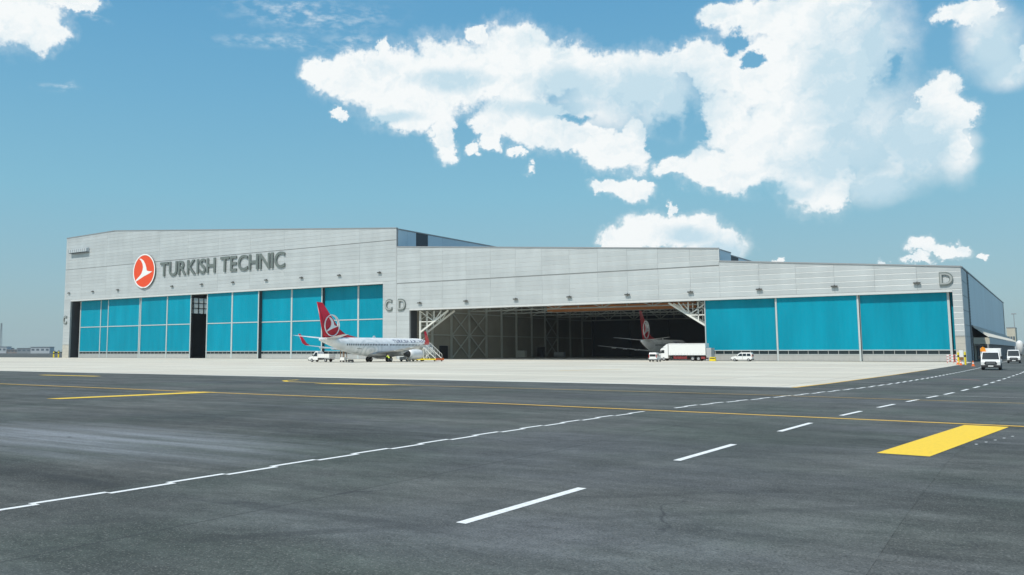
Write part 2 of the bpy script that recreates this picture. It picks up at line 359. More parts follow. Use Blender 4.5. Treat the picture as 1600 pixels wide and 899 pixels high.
def ground_mat(name, kind):
    m = bpy.data.materials.new(name); m.use_nodes = True; nt = m.node_tree; b = nt.nodes['Principled BSDF']
    L = nt.links.new; N = nt.nodes.new
    g = N('ShaderNodeNewGeometry')
    def scaled(sx, sy, off=(0, 0, 0)):
        v = N('ShaderNodeVectorMath'); v.operation = 'MULTIPLY_ADD'; L(g.outputs['Position'], v.inputs[0])
        v.inputs[1].default_value = (sx, sy, 0); v.inputs[2].default_value = off; return v.outputs[0]
    def noise(vec, sc, det=6, ro=0.55):
        n = N('ShaderNodeTexNoise'); L(vec, n.inputs['Vector']); n.inputs['Scale'].default_value = sc
        n.inputs['Detail'].default_value = det; n.inputs['Roughness'].default_value = ro; return n.outputs['Fac']
    def rng(x, a, b_, c, d, smooth=False):
        n = N('ShaderNodeMapRange'); L(x, n.inputs[0]); n.interpolation_type = 'SMOOTHSTEP' if smooth else 'LINEAR'
        for i, v in enumerate((a, b_, c, d)): n.inputs[i+1].default_value = v
        return n.outputs[0]
    def mul(a, b_):
        n = N('ShaderNodeMath'); n.operation = 'MULTIPLY'; L(a, n.inputs[0])
        if isinstance(b_, float): n.inputs[1].default_value = b_
        else: L(b_, n.inputs[1])
        return n.outputs[0]
    def add(a, b_):
        n = N('ShaderNodeMath'); n.operation = 'ADD'; L(a, n.inputs[0])
        if isinstance(b_, float): n.inputs[1].default_value = b_
        else: L(b_, n.inputs[1])
        return n.outputs[0]
    def mixc(f, a, b_):
        n = N('ShaderNodeMix'); n.data_type = 'RGBA'
        if isinstance(f, float): n.inputs[0].default_value = f
        else: L(f, n.inputs[0])
        for i, v in ((6, a), (7, b_)):
            if isinstance(v, tuple): n.inputs[i].default_value = (*v, 1)
            else: L(v, n.inputs[i])
        return n.outputs[2]
    def scale_col(c, f):
        h = N('ShaderNodeHueSaturation'); L(f, h.inputs['Value'])
        if isinstance(c, tuple): h.inputs['Color'].default_value = (*c, 1)
        else: L(c, h.inputs['Color'])
        return h.outputs[0]
    P_ = scaled(1, 1)
    if kind == 'apron':
        br = N('ShaderNodeTexBrick'); L(scaled(1, 1), br.inputs['Vector']); br.offset = 0.0
        br.inputs['Scale'].default_value = 1.0; br.inputs['Brick Width'].default_value = 7.5; br.inputs['Row Height'].default_value = 7.5
        br.inputs['Mortar Size'].default_value = 0.05; br.inputs['Mortar Smooth'].default_value = 0.2
        br.inputs['Color1'].default_value = (0.625, 0.575, 0.475, 1); br.inputs['Color2'].default_value = (0.68, 0.64, 0.54, 1)
        br.inputs['Mortar'].default_value = (0.34, 0.32, 0.28, 1)
        v = rng(noise(scaled(0.012, 0.12), 1.0, 5), 0.3, 0.7, 0.86, 1.09)
        c = scale_col(br.outputs['Color'], v)
        c = scale_col(c, rng(noise(scaled(0.03, 0.55, (7, 3, 0)), 1.0, 4), 0.3, 0.75, 1.07, 0.86))
        warm = rng(noise(scaled(0.02, 0.06), 1.0, 3), 0.5, 0.75, 0.0, 0.35)
        c = mixc(warm, c, (0.60, 0.52, 0.43))
        tyre = mul(rng(noise(scaled(0.02, 0.9, (3, 9, 0)), 1.0, 5, 0.65), 0.60, 0.78, 0.0, 1.0), 0.35)
        c = mixc(tyre, c, (0.36, 0.35, 0.33))
        rough = 0.85; bs = 0.15
    elif kind == 'soil':
        c = scale_col((0.20, 0.19, 0.13), rng(noise(scaled(0.05, 0.05), 1.0, 6), 0.3, 0.7, 0.75, 1.25)); rough = 0.95; bs = 0.3
    else:
        road = kind == 'road'
        base = (0.097, 0.100, 0.094) if road else (0.092, 0.094, 0.087)
        # broad tonal patches, greenish-grey against bluish-grey
        c = mixc(rng(noise(scaled(0.16, 0.10), 1.0, 4), 0.38, 0.66, 0.0, 1.0, True), base, (0.078, 0.091, 0.079) if road else (0.073, 0.084, 0.073))
        c = mixc(mul(rng(noise(scaled(0.07, 0.12, (4, 2, 0)), 1.0, 5), 0.48, 0.70, 0.0, 1.0, True), 0.8), c, (0.084, 0.088, 0.092))
        c = scale_col(c, rng(noise(scaled(0.45, 0.9), 1.0, 8, 0.6), 0.25, 0.75, 0.68, 1.34))
        c = scale_col(c, rng(noise(scaled(0.10, 0.22, (9, 1, 0)), 1.0, 5, 0.6), 0.32, 0.68, 0.72, 1.32))
        c = scale_col(c, rng(noise(scaled(1.6, 3.2, (3, 1, 0)), 1.0, 6, 0.65), 0.25, 0.75, 0.76, 1.26))
        # stains and wear streaks laid down by traffic and wash-off, running along x
        if not road:
            c = scale_col(c, rng(noise(scaled(0.025, 0.75, (2, 0, 0)), 1.0, 7, 0.62), 0.28, 0.72, 0.60, 1.38))
            # worn pale patch left of the service road
            d = N('ShaderNodeVectorMath'); d.operation = 'MULTIPLY_ADD'; L(g.outputs['Position'], d.inputs[0])
            d.inputs[1].default_value = (1/9.0, 1/3.6, 0); d.inputs[2].default_value = (22.5/9.0, -15.0/3.6, 0)
            ln = N('ShaderNodeVectorMath'); ln.operation = 'LENGTH'; L(d.outputs[0], ln.inputs[0])
            patch = mul(rng(add(ln.outputs['Value'], mul(noise(scaled(0.25, 1.2), 1.0, 6), 0.9)), 0.7, 1.7, 1.0, 0.0, True), rng(noise(scaled(0.10, 1.6), 1.0, 7, 0.65), 0.38, 0.62, 0.25, 1.0))
            c = mixc(mul(patch, 0.95), c, (0.235, 0.25, 0.265))
        else:
            c = scale_col(c, rng(noise(scaled(0.55, 0.07, (2, 0, 0)), 1.0, 6, 0.6), 0.30, 0.72, 0.90, 1.10))
            sk = mul(rng(noise(scaled(0.35, 0.02, (11, 0, 0)), 1.0, 4), 0.62, 0.72, 0.0, 1.0), 0.25)
            c = mixc(sk, c, (0.055, 0.06, 0.063))
        # stone chippings: two sizes of speckle, then scattered pale grains
        c = scale_col(c, rng(noise(P_, 26, 3, 0.75), 0.28, 0.72, 0.62, 1.42))
        c = scale_col(c, rng(noise(P_, 7, 4, 0.7), 0.28, 0.72, 0.84, 1.17))
        vo = N('ShaderNodeTexVoronoi'); L(P_, vo.inputs['Vector']); vo.inputs['Scale'].default_value = 55
        hs = N('ShaderNodeSeparateColor'); L(vo.outputs['Color'], hs.inputs[0])
        c = mixc(mul(rng(hs.outputs[0], 0.90, 0.93, 0.0, 1.0), 0.55), c, (0.22, 0.22, 0.20))
        c = mixc(mul(rng(hs.outputs[1], 0.88, 0.92, 0.0, 1.0), 0.5), c, (0.028, 0.03, 0.032))
        # thin sealed cracks
        vc = N('ShaderNodeTexVoronoi'); vc.feature = 'DISTANCE_TO_EDGE'
        wv = N('ShaderNodeVectorMath'); wv.operation = 'MULTIPLY_ADD'
        nc = N('ShaderNodeTexNoise'); L(P_, nc.inputs['Vector']); nc.inputs['Scale'].default_value = 0.9; nc.inputs['Detail'].default_value = 6
        L(nc.outputs['Color'], wv.inputs[0]); wv.inputs[1].default_value = (1.6, 1.6, 0); L(P_, wv.inputs[2])
        L(wv.outputs[0], vc.inputs['Vector']); vc.inputs['Scale'].default_value = 0.16
        crack = mul(mul(rng(vc.outputs['Distance'], 0.0, 0.006, 1.0, 0.0), rng(noise(scaled(0.2, 0.2, (5, 5, 0)), 1.0, 3), 0.52, 0.60, 0.0, 1.0)), 0.7)
        c = mixc(crack, c, (0.04, 0.042, 0.045))
        # long paving joints and dark tyre marks curving off the road
        def arc(cx, cy, r, w, a, lo, hi):
            nonlocal c
            d_ = N('ShaderNodeVectorMath'); d_.operation = 'DISTANCE'; L(g.outputs['Position'], d_.inputs[0]); d_.inputs[1].default_value = (cx, cy, 0)
            s_ = N('ShaderNodeMath'); s_.operation = 'SUBTRACT'; L(d_.outputs['Value'], s_.inputs[0]); s_.inputs[1].default_value = r
            ab = N('ShaderNodeMath'); ab.operation = 'ABSOLUTE'; L(s_.outputs[0], ab.inputs[0])
            f_ = mul(mul(rng(ab.outputs[0], w*0.4, w, 1.0, 0.0, True), rng(noise(scaled(.25, .25, (cx, 0, 0)), 1.0, 4), lo, hi, 0.0, 1.0)), a)
            c = mixc(f_, c, (0.035, 0.037, 0.038))
        arc(40, -30, 62.0, .22, .5, .40, .65); arc(40, -30, 63.7, .22, .45, .40, .65)
        arc(-60, -70, 110.0, .25, .45, .42, .65); arc(-60, -70, 111.8, .25, .4, .42, .65)
        arc(-10, 130, 120.0, .28, .4, .42, .62); arc(-10, 130, 118.2, .28, .4, .42, .62)
        arc(-6000, 20, 5990.0, .04, .5, .2, .4)
        rough = 0.82; bs = 0.5
    L(c, b.inputs['Base Color']); b.inputs['Roughness'].default_value = rough
    b.inputs['Specular IOR Level'].default_value = 0.25
    bp = N('ShaderNodeBump'); bp.inputs['Strength'].default_value = bs; bp.inputs['Distance'].default_value = 0.01
    L(noise(P_, 40, 3, 0.7), bp.inputs['Height']); L(bp.outputs[0], b.inputs['Normal'])
    return m
def paint_mat(name, col, wear=0.25):
    m = bpy.data.materials.new(name); m.use_nodes = True; nt = m.node_tree; b = nt.nodes['Principled BSDF']
    g = nt.nodes.new('ShaderNodeNewGeometry'); n = nt.nodes.new('ShaderNodeTexNoise'); n.inputs['Scale'].default_value = 9; n.inputs['Detail'].default_value = 8; n.inputs['Roughness'].default_value = 0.7
    nt.links.new(g.outputs['Position'], n.inputs['Vector'])
    r = nt.nodes.new('ShaderNodeMapRange'); r.inputs[1].default_value = 0.50; r.inputs[2].default_value = 0.68; r.inputs[4].default_value = wear
    nt.links.new(n.outputs['Fac'], r.inputs[0])
    x = nt.nodes.new('ShaderNodeMix'); x.data_type = 'RGBA'; x.inputs[6].default_value = (*col, 1); x.inputs[7].default_value = (col[0]*0.4+0.05, col[1]*0.4+0.05, col[2]*0.4+0.05, 1)
    nt.links.new(r.outputs[0], x.inputs[0]); nt.links.new(x.outputs[2], b.inputs['Base Color']); b.inputs['Roughness'].default_value = 0.7
    return m
M['p_white'] = paint_mat('road_paint_white', (0.86, 0.86, 0.84), 0.6)
M['p_yellow'] = paint_mat('road_paint_yellow', (0.95, 0.62, 0.035), 0.32)
M['p_yellow2'] = paint_mat('taxi_line_yellow', (0.78, 0.47, 0.07), 0.5)
M['p_red'] = paint_mat('road_paint_red', (0.62, 0.25, 0.22), 0.4)

# ------------------------------------------------------------ ground
def sheet(name, pts, z, m, parent=None):
    b = MB(); b.add([(x, y, z) for x, y in pts], [tuple(range(len(pts)))])
    o = b.build(name, m, parent, fix=False)
    if o.data.polygons[0].normal.z < 0: o.data.flip_normals()
    if parent is None: structure(o)
    return o
sheet('ground', [(-5000, -600), (3000, -600), (3000, 7000), (-5000, 7000)], -0.03, ground_mat('airfield_soil', 'soil'))
sheet('asphalt', [(-1500, -60), (160, -60), (160, 900), (-1500, 900)], 0.0, ground_mat('asphalt', 'asphalt'))
sheet('concrete_apron', [(-420, 60.3), (-13.8, 60.3), (-13.3, 68.5), (-12.6, 95), (-12.3, 142), (-12.3, 170), (-12.9, 203.4), (-420, 203.4)], 0.004, ground_mat('apron_concrete', 'apron'))
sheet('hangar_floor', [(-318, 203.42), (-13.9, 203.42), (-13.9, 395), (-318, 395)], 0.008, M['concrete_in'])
# service road: a ribbon right of its edge line
EDGE = [(-13.30, -30), (-13.35, 9.4), (-13.5, 14.6), (-13.60, 22), (-13.5, 30), (-13.25, 35), (-12.9, 39.7), (-12.44, 43.0), (-11.92, 46.75), (-11.33, 51), (-10.73, 56.3), (-10.03, 62.6), (-9.43, 72.2), (-8.85, 86.6), (-8.35, 110), (-8.13, 127), (-8.0, 160), (-8.0, 400)]
CENT = [(-6.95, -30), (-6.93, 10), (-6.88, 19), (-6.82, 25), (-6.72, 31), (-6.5, 36), (-6.2, 40.5), (-5.85, 45), (-5.4, 50), (-4.93, 55), (-4.5, 61), (-4.0, 70), (-3.4, 88), (-2.75, 110), (-2.6, 140), (-2.6, 400)]
def along(poly, s):
    """point and direction at height Y = s on the polyline"""
    for (x0, y0), (x1, y1) in zip(poly, poly[1:]):
        if s <= y1: break
    t = (s-y0)/(y1-y0); d = Vector((x1-x0, y1-y0, 0)).normalized()
    return Vector((x0+(x1-x0)*t, s, 0)), d
ys = [-30+2*i for i in range(216)]
lp = [(along(EDGE, y)[0].x-0.35, y) for y in ys]
road = sheet('service_road', lp + [(along(EDGE, y)[0].x+11.6, y) for y in reversed(ys)], 0.004, ground_mat('road_asphalt', 'road'))
def strip(name, x, y0, y1, poly, w, m, off=0.0, z=0.008, parent=road):
    n = max(1, int((y1-y0)/6)); L_, R_ = [], []
    for i in range(n+1):
        p, d = along(poly, y0+(y1-y0)*i/n); s = Vector((d.y, -d.x, 0))
        L_.append(p + s*(off-w/2)); R_.append(p + s*(off+w/2))
    b = MB(); b.add([(*q.xy, z) for q in L_+R_], [(i, i+n+1, i+n+2, i+1) for i in range(n)])
    o = b.build(name, m, parent, fix=False)
    if o.data.polygons[0].normal.z < 0: o.data.flip_normals()
    return o
y, k = 5.41, 0                                       # zipper edge line: two staggered rows of dashes
while y < 150:
    if y+1.33 < 35 or y > 35.15:
        strip('line_segment', 0, y, min(y+1.40, 34.8) if y < 35 else y+1.25, EDGE, 0.13 if y < 35 else 0.16, M['p_white'], 0.07 if k % 2 else -0.06)
    y += 1.35; k += 1
strip('solid_line', 0, 101, 330, EDGE, 0.12, M['p_white'], -0.0)
for y0, y1 in ((-1.8, 2.2), (10.63, 14.5), (19.2, 23.3), (27.7, 31.5), (35.6, 38.6), (41.4, 44.3), (46.7, 49.0), (51, 53.5), (55.2, 58.1)):
    strip('lane_dash', 0, y0, y1, CENT, 0.17, M['p_white'])
y = 60.8
while y < 330:
    strip('lane_dash', 0, y, y+2.6, CENT, 0.17, M['p_white']); y += 5.1
def flat(name, pts, z, m, parent=None):
    return sheet(name, pts, z, m, parent)
flat('taxi_line', [(-900, 37.05), (-65, 36.2), (-40, 35.25), (-20, 34.93), (0, 33.40), (30, 30.95), (30, 31.27), (0, 33.72), (-20, 35.25), (-40, 35.57), (-65, 36.52), (-900, 37.37)], 0.012, M['p_yellow2'])
flat('painted_bar', [(-42.3, 26.2), (-41.4, 26.4), (-40.3, 35.75), (-41.6, 35.85)], 0.009, M['p_yellow'])
flat('painted_bar', [(-3.52, 23.2), (-2.42, 23.1), (-1.26, 33.2), (-2.46, 33.3)], 0.009, M['p_yellow'])
flat('painted_bar', [(-85.5, 51.9), (-76.2, 52.1), (-76.2, 53.0), (-85.5, 52.8)], 0.006, M['p_yellow'])
flat('painted_bar', [(-45.0, 49.2), (-39.2, 49.6), (-37.0, 51.0), (-44.0, 50.6)], 0.006, M['p_yellow'])
flat('taxi_line', [(-39.0, 50.4), (-14.0, 49.6), (30, 44.0), (30, 44.12), (-14.0, 49.75), (-39.0, 50.6)], 0.010, M['p_yellow2'])
flat('taxi_line', [(-52.2, 55.0), (-51.6, 52.6), (-50, 51.3), (-45, 50.4), (-45, 50.55), (-49.8, 51.6), (-51.3, 52.9), (-51.8, 55.0)], 0.006, M['p_yellow'])
flat('apron_edge_line', [(-13.95, 60.3), (-13.45, 68.5), (-12.78, 95), (-12.5, 122), (-12.32, 122), (-12.58, 95), (-13.2, 68.5), (-13.6, 60.3)], 0.012, M['p_yellow2'])
flat('apron_edge_line', [(-420, 60.35), (-13.95, 60.35), (-13.95, 60.95), (-420, 60.95)], 0.012, mat('kerb_strip_paint', (0.70, 0.71, 0.66), 0.8, var=0.1, vscale=0.3))
flat('red_line', [(-6.9, 84.6), (-4.9, 82.4), (-4.85, 82.75), (-6.85, 84.95)], 0.009, M['p_red'])
flat('thin_line', [(-5.8, 53.7), (40, 48.9), (40, 48.97), (-5.8, 53.78)], 0.0125, M['p_white'])
for i in range(1, 6):
    flat('chalk_mark', [(-1.95+i*0.17, 25.9+i*0.75), (-1.89+i*0.17, 25.9+i*0.75), (-1.87+i*0.17, 26.03+i*0.75), (-1.93+i*0.17, 26.03+i*0.75)], 0.009, M['p_white'])
for i, (x, y0_) in enumerate(((-54, 101), (-51.5, 104), (-49, 106))):
    pass
flat('taxi_line', [(-48.6, 96.0), (-47.0, 104.5), (-45.5, 107.5), (-45.1, 107.2), (-46.6, 104.3), (-48.2, 95.8)], 0.010, M['p_yellow2'])

# ------------------------------------------------------------ hangars
Y0 = 203.1
BAY = 15.487
def interp(poly, x):
    for (x0, z0), (x1, z1) in zip(poly, poly[1:]):
        if x0 <= x <= x1: return z0 + (z1-z0)*(x-x0)/(x1-x0)
    return poly[-1][1] if x > poly[-1][0] else poly[0][1]
TOPC = [(-318.1, 47.0), (-287.2, 47.6), (-153.95, 37.8)]
TOPD1 = [(-153.85, 32.3), (-61.35, 25.55)]
TOPD2 = [(-61.3, 22.6), (-13.9, 18.7)]
LIN = {'C': 21.9, 'D': 13.85}
_panels = {}
def panel_mesh(w, h, m):
    k = (round(w, 2), round(h, 2), m.name)
    if k not in _panels:
        b = MB(); t = 0.10
        prof = [(0, 0), (0, h), (-t*0.7, h), (-t, h-0.05), (-t, 0.03), (-t*0.7, 0)]
        n = len(prof)
        vs = [(0, y, z) for y, z in prof] + [(w, y, z) for y, z in prof]
        b.add(vs, [(i, i+n, (i+1) % n+n, (i+1) % n) for i in range(n)] + [tuple(range(n)), tuple(range(2*n-1, n-1, -1))])
        _panels[k] = b.mesh('cladding_panel', m)
    return _panels[k]
ROW = 1.18
def clad(parent, x0, x1, z0, topf, zcap, xs, m, base, gap=0.035, y=Y0):
    """rows of cladding panels, cut to the sloping roofline"""
    bx, by, bz = parent.location
    edges = [x0] + [x for x in xs if x0+1.0 < x < x1-1.0] + [x1]
    for a, b_ in zip(edges, edges[1:]):
        z = z0
        while True:
            zt = min(z+ROW, zcap)
            ta, tb = topf(a), topf(b_)
            lo = min(ta, tb); hi_ = max(ta, tb)
            if z >= hi_-0.15 or z >= zcap-0.05: break
            if zt <= lo - 0.12:
                link_mesh('cladding_panel', panel_mesh(b_-a-gap, zt-z-gap*0.8, m), parent, (a+gap/2-bx, y-by, z-bz))
            else:
                pts = []                       # clip to the roofline
                n = 12; up = []
                for i in range(n+1):
                    x = a+gap/2+(b_-a-gap)*i/n; up.append((x, min(zt-gap*0.8, topf(x))))
                pts = [(p, q) for p, q in up if q > z+0.02]
                if len(pts) >= 2:
                    poly = [(p, 0, z) for p in (pts[0][0], pts[-1][0])] + [(p, 0, q) for p, q in reversed(pts)]
                    mb = MB(); mb.prism([(px-bx, y-0.1-by, pz-bz) for px, _, pz in poly], (0, 0.1, 0))
                    mb.build('cladding_panel', m, parent)
            z = zt
            if z >= zcap-0.02: break

# --- taller hangar
HC = thing('aircraft_hangar', 'taller silver hangar on the left with the round orange sign and tall teal doors', 'hangar', (-236, Y0, 0))
# --- lower hangar
HD = thing('aircraft_hangar', 'lower silver hangar on the right with a wide open doorway and three shut teal doors', 'hangar', (-84, Y0, 0))

def wall_poly(parent, name, poly, t, m, y=Y0, dy=None):
    b = WB(); b.prism([(x, y, z) for x, z in poly], (0, t, 0)); return b.build(name, m, parent)
T = 0.6
yb = Y0+0.02
# front wall cores (behind the cladding)
wall_poly(HC, 'front_wall', [(-318.1, 21.9), (-153.95, 21.9), (-153.95, 37.7), (-287.2, 47.5), (-318.1, 46.9)], T, M['clad_back'], yb)
wall_poly(HC, 'front_pier', [(-318.1, 0), (-313.8, 0), (-313.8, 21.9), (-318.1, 21.9)], T, M['clad_back'], yb)
wall_poly(HC, 'front_pier', [(-158.9, 0), (-153.95, 0), (-153.95, 21.9), (-158.9, 21.9)], T, M['clad_back'], yb)
wall_poly(HD, 'front_wall', [(-153.85, 13.85), (-13.95, 13.85), (-13.95, 18.6), (-61.3, 22.5), (-61.32, 25.45), (-153.85, 32.2)], T, M['clad_back'], yb)
wall_poly(HD, 'front_pier', [(-153.85, 0), (-149.3, 0), (-149.3, 13.85), (-153.85, 13.85)], T, M['clad_back'], yb)
wall_poly(HD, 'front_pier', [(-15.6, 0), (-13.95, 0), (-13.95, 13.85), (-15.6, 13.85)], T, M['clad_back'], yb)
lampC = [-314.9+BAY*i for i in range(11)]
lampD = [-145.55+BAY*i for i in range(9)]
jC = [x+BAY/2 for x in lampC]
jD = sorted(x+BAY/2-BAY*0.5*q for x in lampD for q in (0, 1))
fC = lambda x: interp(TOPC, x); fD1 = lambda x: interp(TOPD1, x); fD2 = lambda x: interp(TOPD2, x)
SEAM_C = 34.3
clad(HC, -318.1, -154.0, 22.55, lambda x: 99, SEAM_C, jC, M['clad'], 0)
clad(HC, -318.1, -154.0, SEAM_C+0.22, fC, 99, jC, M['clad'], 0)
for x0, x1 in ((-318.1, -313.8), (-158.9, -154.0)):
    clad(HC, x0, x1, 5.1, lambda x: 99, 22.5, [], M['clad'], 0)
    clad(HC, x0, x1, 0.0, lambda x: 99, 5.0, [], M['pier_stone'], 0)
clad(HD, -153.8, -61.35, 14.4, lambda x: 99, 21.55, jD, M['clad'], 0)
clad(HD, -153.8, -61.35, 21.80, fD1, 99, jD, M['clad'], 0)
clad(HD, -61.35, -13.9, 14.4, fD2, 99, [x for x in jD], M['clad'], 0)
clad(HD, -153.8, -149.3, 5.1, lambda x: 99, 14.36, [], M['clad'], 0)
clad(HD, -153.8, -149.3, 0, lambda x: 99, 5.0, [], M['clad'], 0)
clad(HD, -15.6, -13.9, 5.1, lambda x: 99, 14.36, [], M['clad'], 0)
clad(HD, -15.6, -13.9, 0, lambda x: 99, 5.0, [], M['pier_stone'], 0)
# lintel flashings and roof copings
b = WB(); b.box(-313.8, -158.9, Y0-0.12, Y0+1.2, 21.88, 22.5); b.build('lintel', M['flash'], HC)
b = WB(); b.box(-149.3, -15.6, Y0-0.14, Y0+1.2, 13.83, 14.36); b.build('lintel', M['flash'], HD)
def coping(parent, poly, m=M['coping']):
    b = WB()
    for (x0, z0), (x1, z1) in zip(poly, poly[1:]): b.bar((x0, Y0+0.2, z0+0.10), (x1, Y0+0.2, z1+0.10), 0.9, 0.26)
    b.build('coping', m, parent)
coping(HC, TOPC); coping(HD, TOPD1); coping(HD, TOPD2)
b = WB(); b.box(-153.93, -153.83, Y0-0.14, Y0+0.3, 0, 32.4); b.build('corner_trim', M['flash'], HC)
b = WB(); b.box(-61.36, -61.26, Y0-0.13, Y0+0.3, 22.7, 25.6); b.build('corner_trim', M['flash'], HD)

# side and rear shells
b = WB(); b.box(-318.1, -317.7, Y0+.65, 255, 0, 46); b.build('side_wall', M['sidewall'], HC)
b = WB(); b.box(-318.1, -317.7, 282, 395, 0, 40); b.build('side_wall', M['sidewall'], HC)
b = WB(); b.box(-318.1, -317.7, 255, 282, 0, 19.5); b.build('side_wall', M['sidewall'], HC)
b = WB(); b.box(-318.1, -317.7, 255, 282, 26.5, 42); b.build('side_wall', M['sidewall'], HC)
for i in range(10):
    b = WB(); b.box(-318.05, -317.75, 255+i*3-.2, 255+i*3+.2, 19.5, 26.5); b.build('window_bar', M['dframe'], HC)
for z in (21.8, 24.1):
    b = WB(); b.box(-318.0, -317.8, 255, 282, z-.15, z+.15); b.build('window_bar', M['dframe'], HC)
for i in range(9):
    for z0_, z1_ in ((19.5, 21.65), (21.95, 23.95), (24.25, 26.5)):
        b = WB(); b.box(-317.92, -317.88, 255.2+i*3, 257.8+i*3, z0_, z1_); b.build('window_pane', M['added_light_sheet'], HC)
b = WB(); b.box(-317.5, -154.6, 394.5, 395, 0, 38); b.build('rear_wall', M['sidegrey'], HC)
b = WB(); b.prism([(-317.6, Y0+.7, 46.3), (-287.2, Y0+.7, 46.9), (-154.6, Y0+.7, 37.2), (-154.6, Y0+.7, 36.8), (-287.2, Y0+.7, 46.5), (-317.6, Y0+.7, 45.9)], (0, 190, 0)); b.build('roof', M['roof'], HC)
# C side wall above the lower roof: panels, dark opening, coping
b = WB(); b.box(-154.5, -153.99, Y0+.65, 394.4, 0.0, 37.5); b.build('side_wall', M['sidegrey'], HC)
yy = Y0+0.65
for w in (4.4,)*2 + (6.2,) + (7.75,)*22:
    y1 = yy+w
    if y1 > 394: break
    dark = abs(yy-212.55) < 1.5
    b = WB(); b.box(-154.0, -153.86+(-0.06 if dark else 0), yy+0.04, y1-0.04, 25, 37.45)
    b.build('dark_louvre' if dark else 'side_panel', M['louver'] if dark else M['sidewall'], HC); yy = y1
b = WB(); b.box(-154.2, -153.7, Y0+0.66, 394, 37.5, 37.8); b.build('coping', M['coping'], HC)
# D step, sides, roofs
b = WB(); b.box(-61.9, -61.42, Y0+.65, 393, 17, 24.6); b.build('step_wall', M['sidegrey'], HD)
yy = Y0+0.65
for i, w in enumerate((8.6, 6.2) + (7.75,)*10):
    y1 = yy+w
    b = WB(); b.box(-61.42, -61.30 - (0.05 if i == 1 else 0), yy+.04, y1-.04, 22, 25.3 if i == 0 else 24.7)
    b.build('dark_louvre' if i == 1 else 'side_panel', M['louver'] if i == 1 else M['sidewall'], HD); yy = y1
b = WB(); b.box(-61.7, -61.2, Y0+.66, 212.4, 25.3, 25.55); b.box(-61.7, -61.2, 212.4, 300, 24.7, 24.95); b.build('coping', M['coping'], HD)
ry = Y0+.7                                  # roof in strips, the translucent ones near the front added to brighten the hall
for ya_, yb2, mm, nm in [(ry, ry+3, 'roof', 'roof_strip')] + [(ry+3+i*6.5, ry+3+i*6.5+(4.0 if i % 2 == 0 else 6.5) , 'roof', 'roof_strip') for i in ()] + sum([[(ry+3+i*7, ry+6.2+i*7, 'added_light_sheet', 'added_light_sheet'), (ry+6.2+i*7, ry+10+i*7, 'roof', 'roof_strip')] for i in range(7)], []) + [(ry+52, ry+190, 'roof', 'roof_strip')]:
    b = WB(); b.prism([(-153.8, ya_, 31.3), (-62, ya_, 24.6), (-62, ya_, 24.4), (-153.8, ya_, 31.1)], (0, yb2-ya_, 0)); b.build(nm, M[mm], HD)
b = WB(); b.prism([(-61.4, Y0+.7, 21.8), (-14.5, Y0+.7, 17.9), (-14.5, Y0+.7, 17.5), (-61.4, Y0+.7, 21.4)], (0, 187, 0)); b.build('roof', M['roof'], HD)
# east side wall (faces the service road)
b = WB(); b.box(-14.5, -14.0, Y0+.65, 391, 0, 18.4); b.build('side_wall', M['sidegrey'], HD)
for k in range(6):
    z0 = [0, 5.1, 7.4, 10.3, 13.2, 16.1][k]; z1 = [5.0, 7.3, 10.2, 13.1, 16.0, 18.6][k]
    b = WB(); b.box(-14.0, -13.87, Y0+.05, 216.4, z0, z1); b.build('side_panel', M['sidegrey'], HD)
b = WB(); b.box(-14.0, -13.93, 216.5, 221.4, 0, 18.6)
for i in range(30): b.box(-13.93, -13.88, 216.5, 221.4, 0.3+i*0.6, 0.5+i*0.6)
b.build('dark_louvre', M['louver'], HD)
yy = 221.5
while yy < 383:
    y1 = min(yy+7.75, 384.0)
    b = WB(); b.box(-14.0, -13.87, yy+.03, y1-.03, 7.6, 18.7+ (yy-221)*0.004); b.build('side_panel', M['sidewall'], HD); yy = y1
b = WB(); b.box(-14.0, -13.92, 384.1, 391, 0, 19.2); b.build('dark_louvre', M['louver'], HD)
b = WB(); b.prism([(-14.3, Y0+.66, 18.65), (-14.3, 391, 19.45), (-14.3, 391, 19.7), (-14.3, Y0+.66, 18.9)], (0.6, 0, 0)); b.build('coping', M['coping'], HD)
b = WB(); b.box(-153.3, -61.5, 393.2, 393.7, 0, 24); b.build('rear_wall', M['sidegrey'], HD)
b = WB(); b.box(-61.4, -14.5, 390.2, 390.8, 0, 17.4); b.build('rear_wall', M['sidegrey'], HD)
b = WB(); b.box(-13.95, -13.6, 221.5, 390, 7.3, 7.6); b.build('sill', M['coping'], HD)

# --- wall lamps
def make_lamp():
    t = thing('wall_floodlight', 'x', 'floodlight', (0, 0, 0))
    b = MB(); b.box(-.66, .66, -.58, -.22, -.26, -.02); b.box(-.5, .5, -.22, -.05, -.22, -.08)
    b.build('housing', M['lamp'], t, bevel=0.04)
    b = MB(); b.box(-.62, .62, -.58, -.26, -.34, -.30); b.build('lamp_glass', M['lens'], t)
    b = MB(); b.bar((0, 0, .12), (0, -.4, .04), .12); b.build('bracket', M['lamp'], t)
    return t
lamp0 = make_lamp()
first = True
ends = {}
for i, x in enumerate(lampC):
    o = lamp0 if first else copy_tree(lamp0); first = False
    o.location = (x, Y0-0.1, 25.35)
    o['label'] = '%s small dark floodlight from the left on the taller hangar front%s' % (ordinal(i), ends.get(i, '')); o['group'] = 'floodlights along the taller hangar front'
endd = {}
for i, x in enumerate(lampD):
    o = copy_tree(lamp0); o.location = (x, Y0-0.1, 16.0)
    o['label'] = '%s small dark floodlight from the left on the lower hangar front%s' % (ordinal(i), endd.get(i, '')); o['group'] = 'floodlights along the lower hangar front'
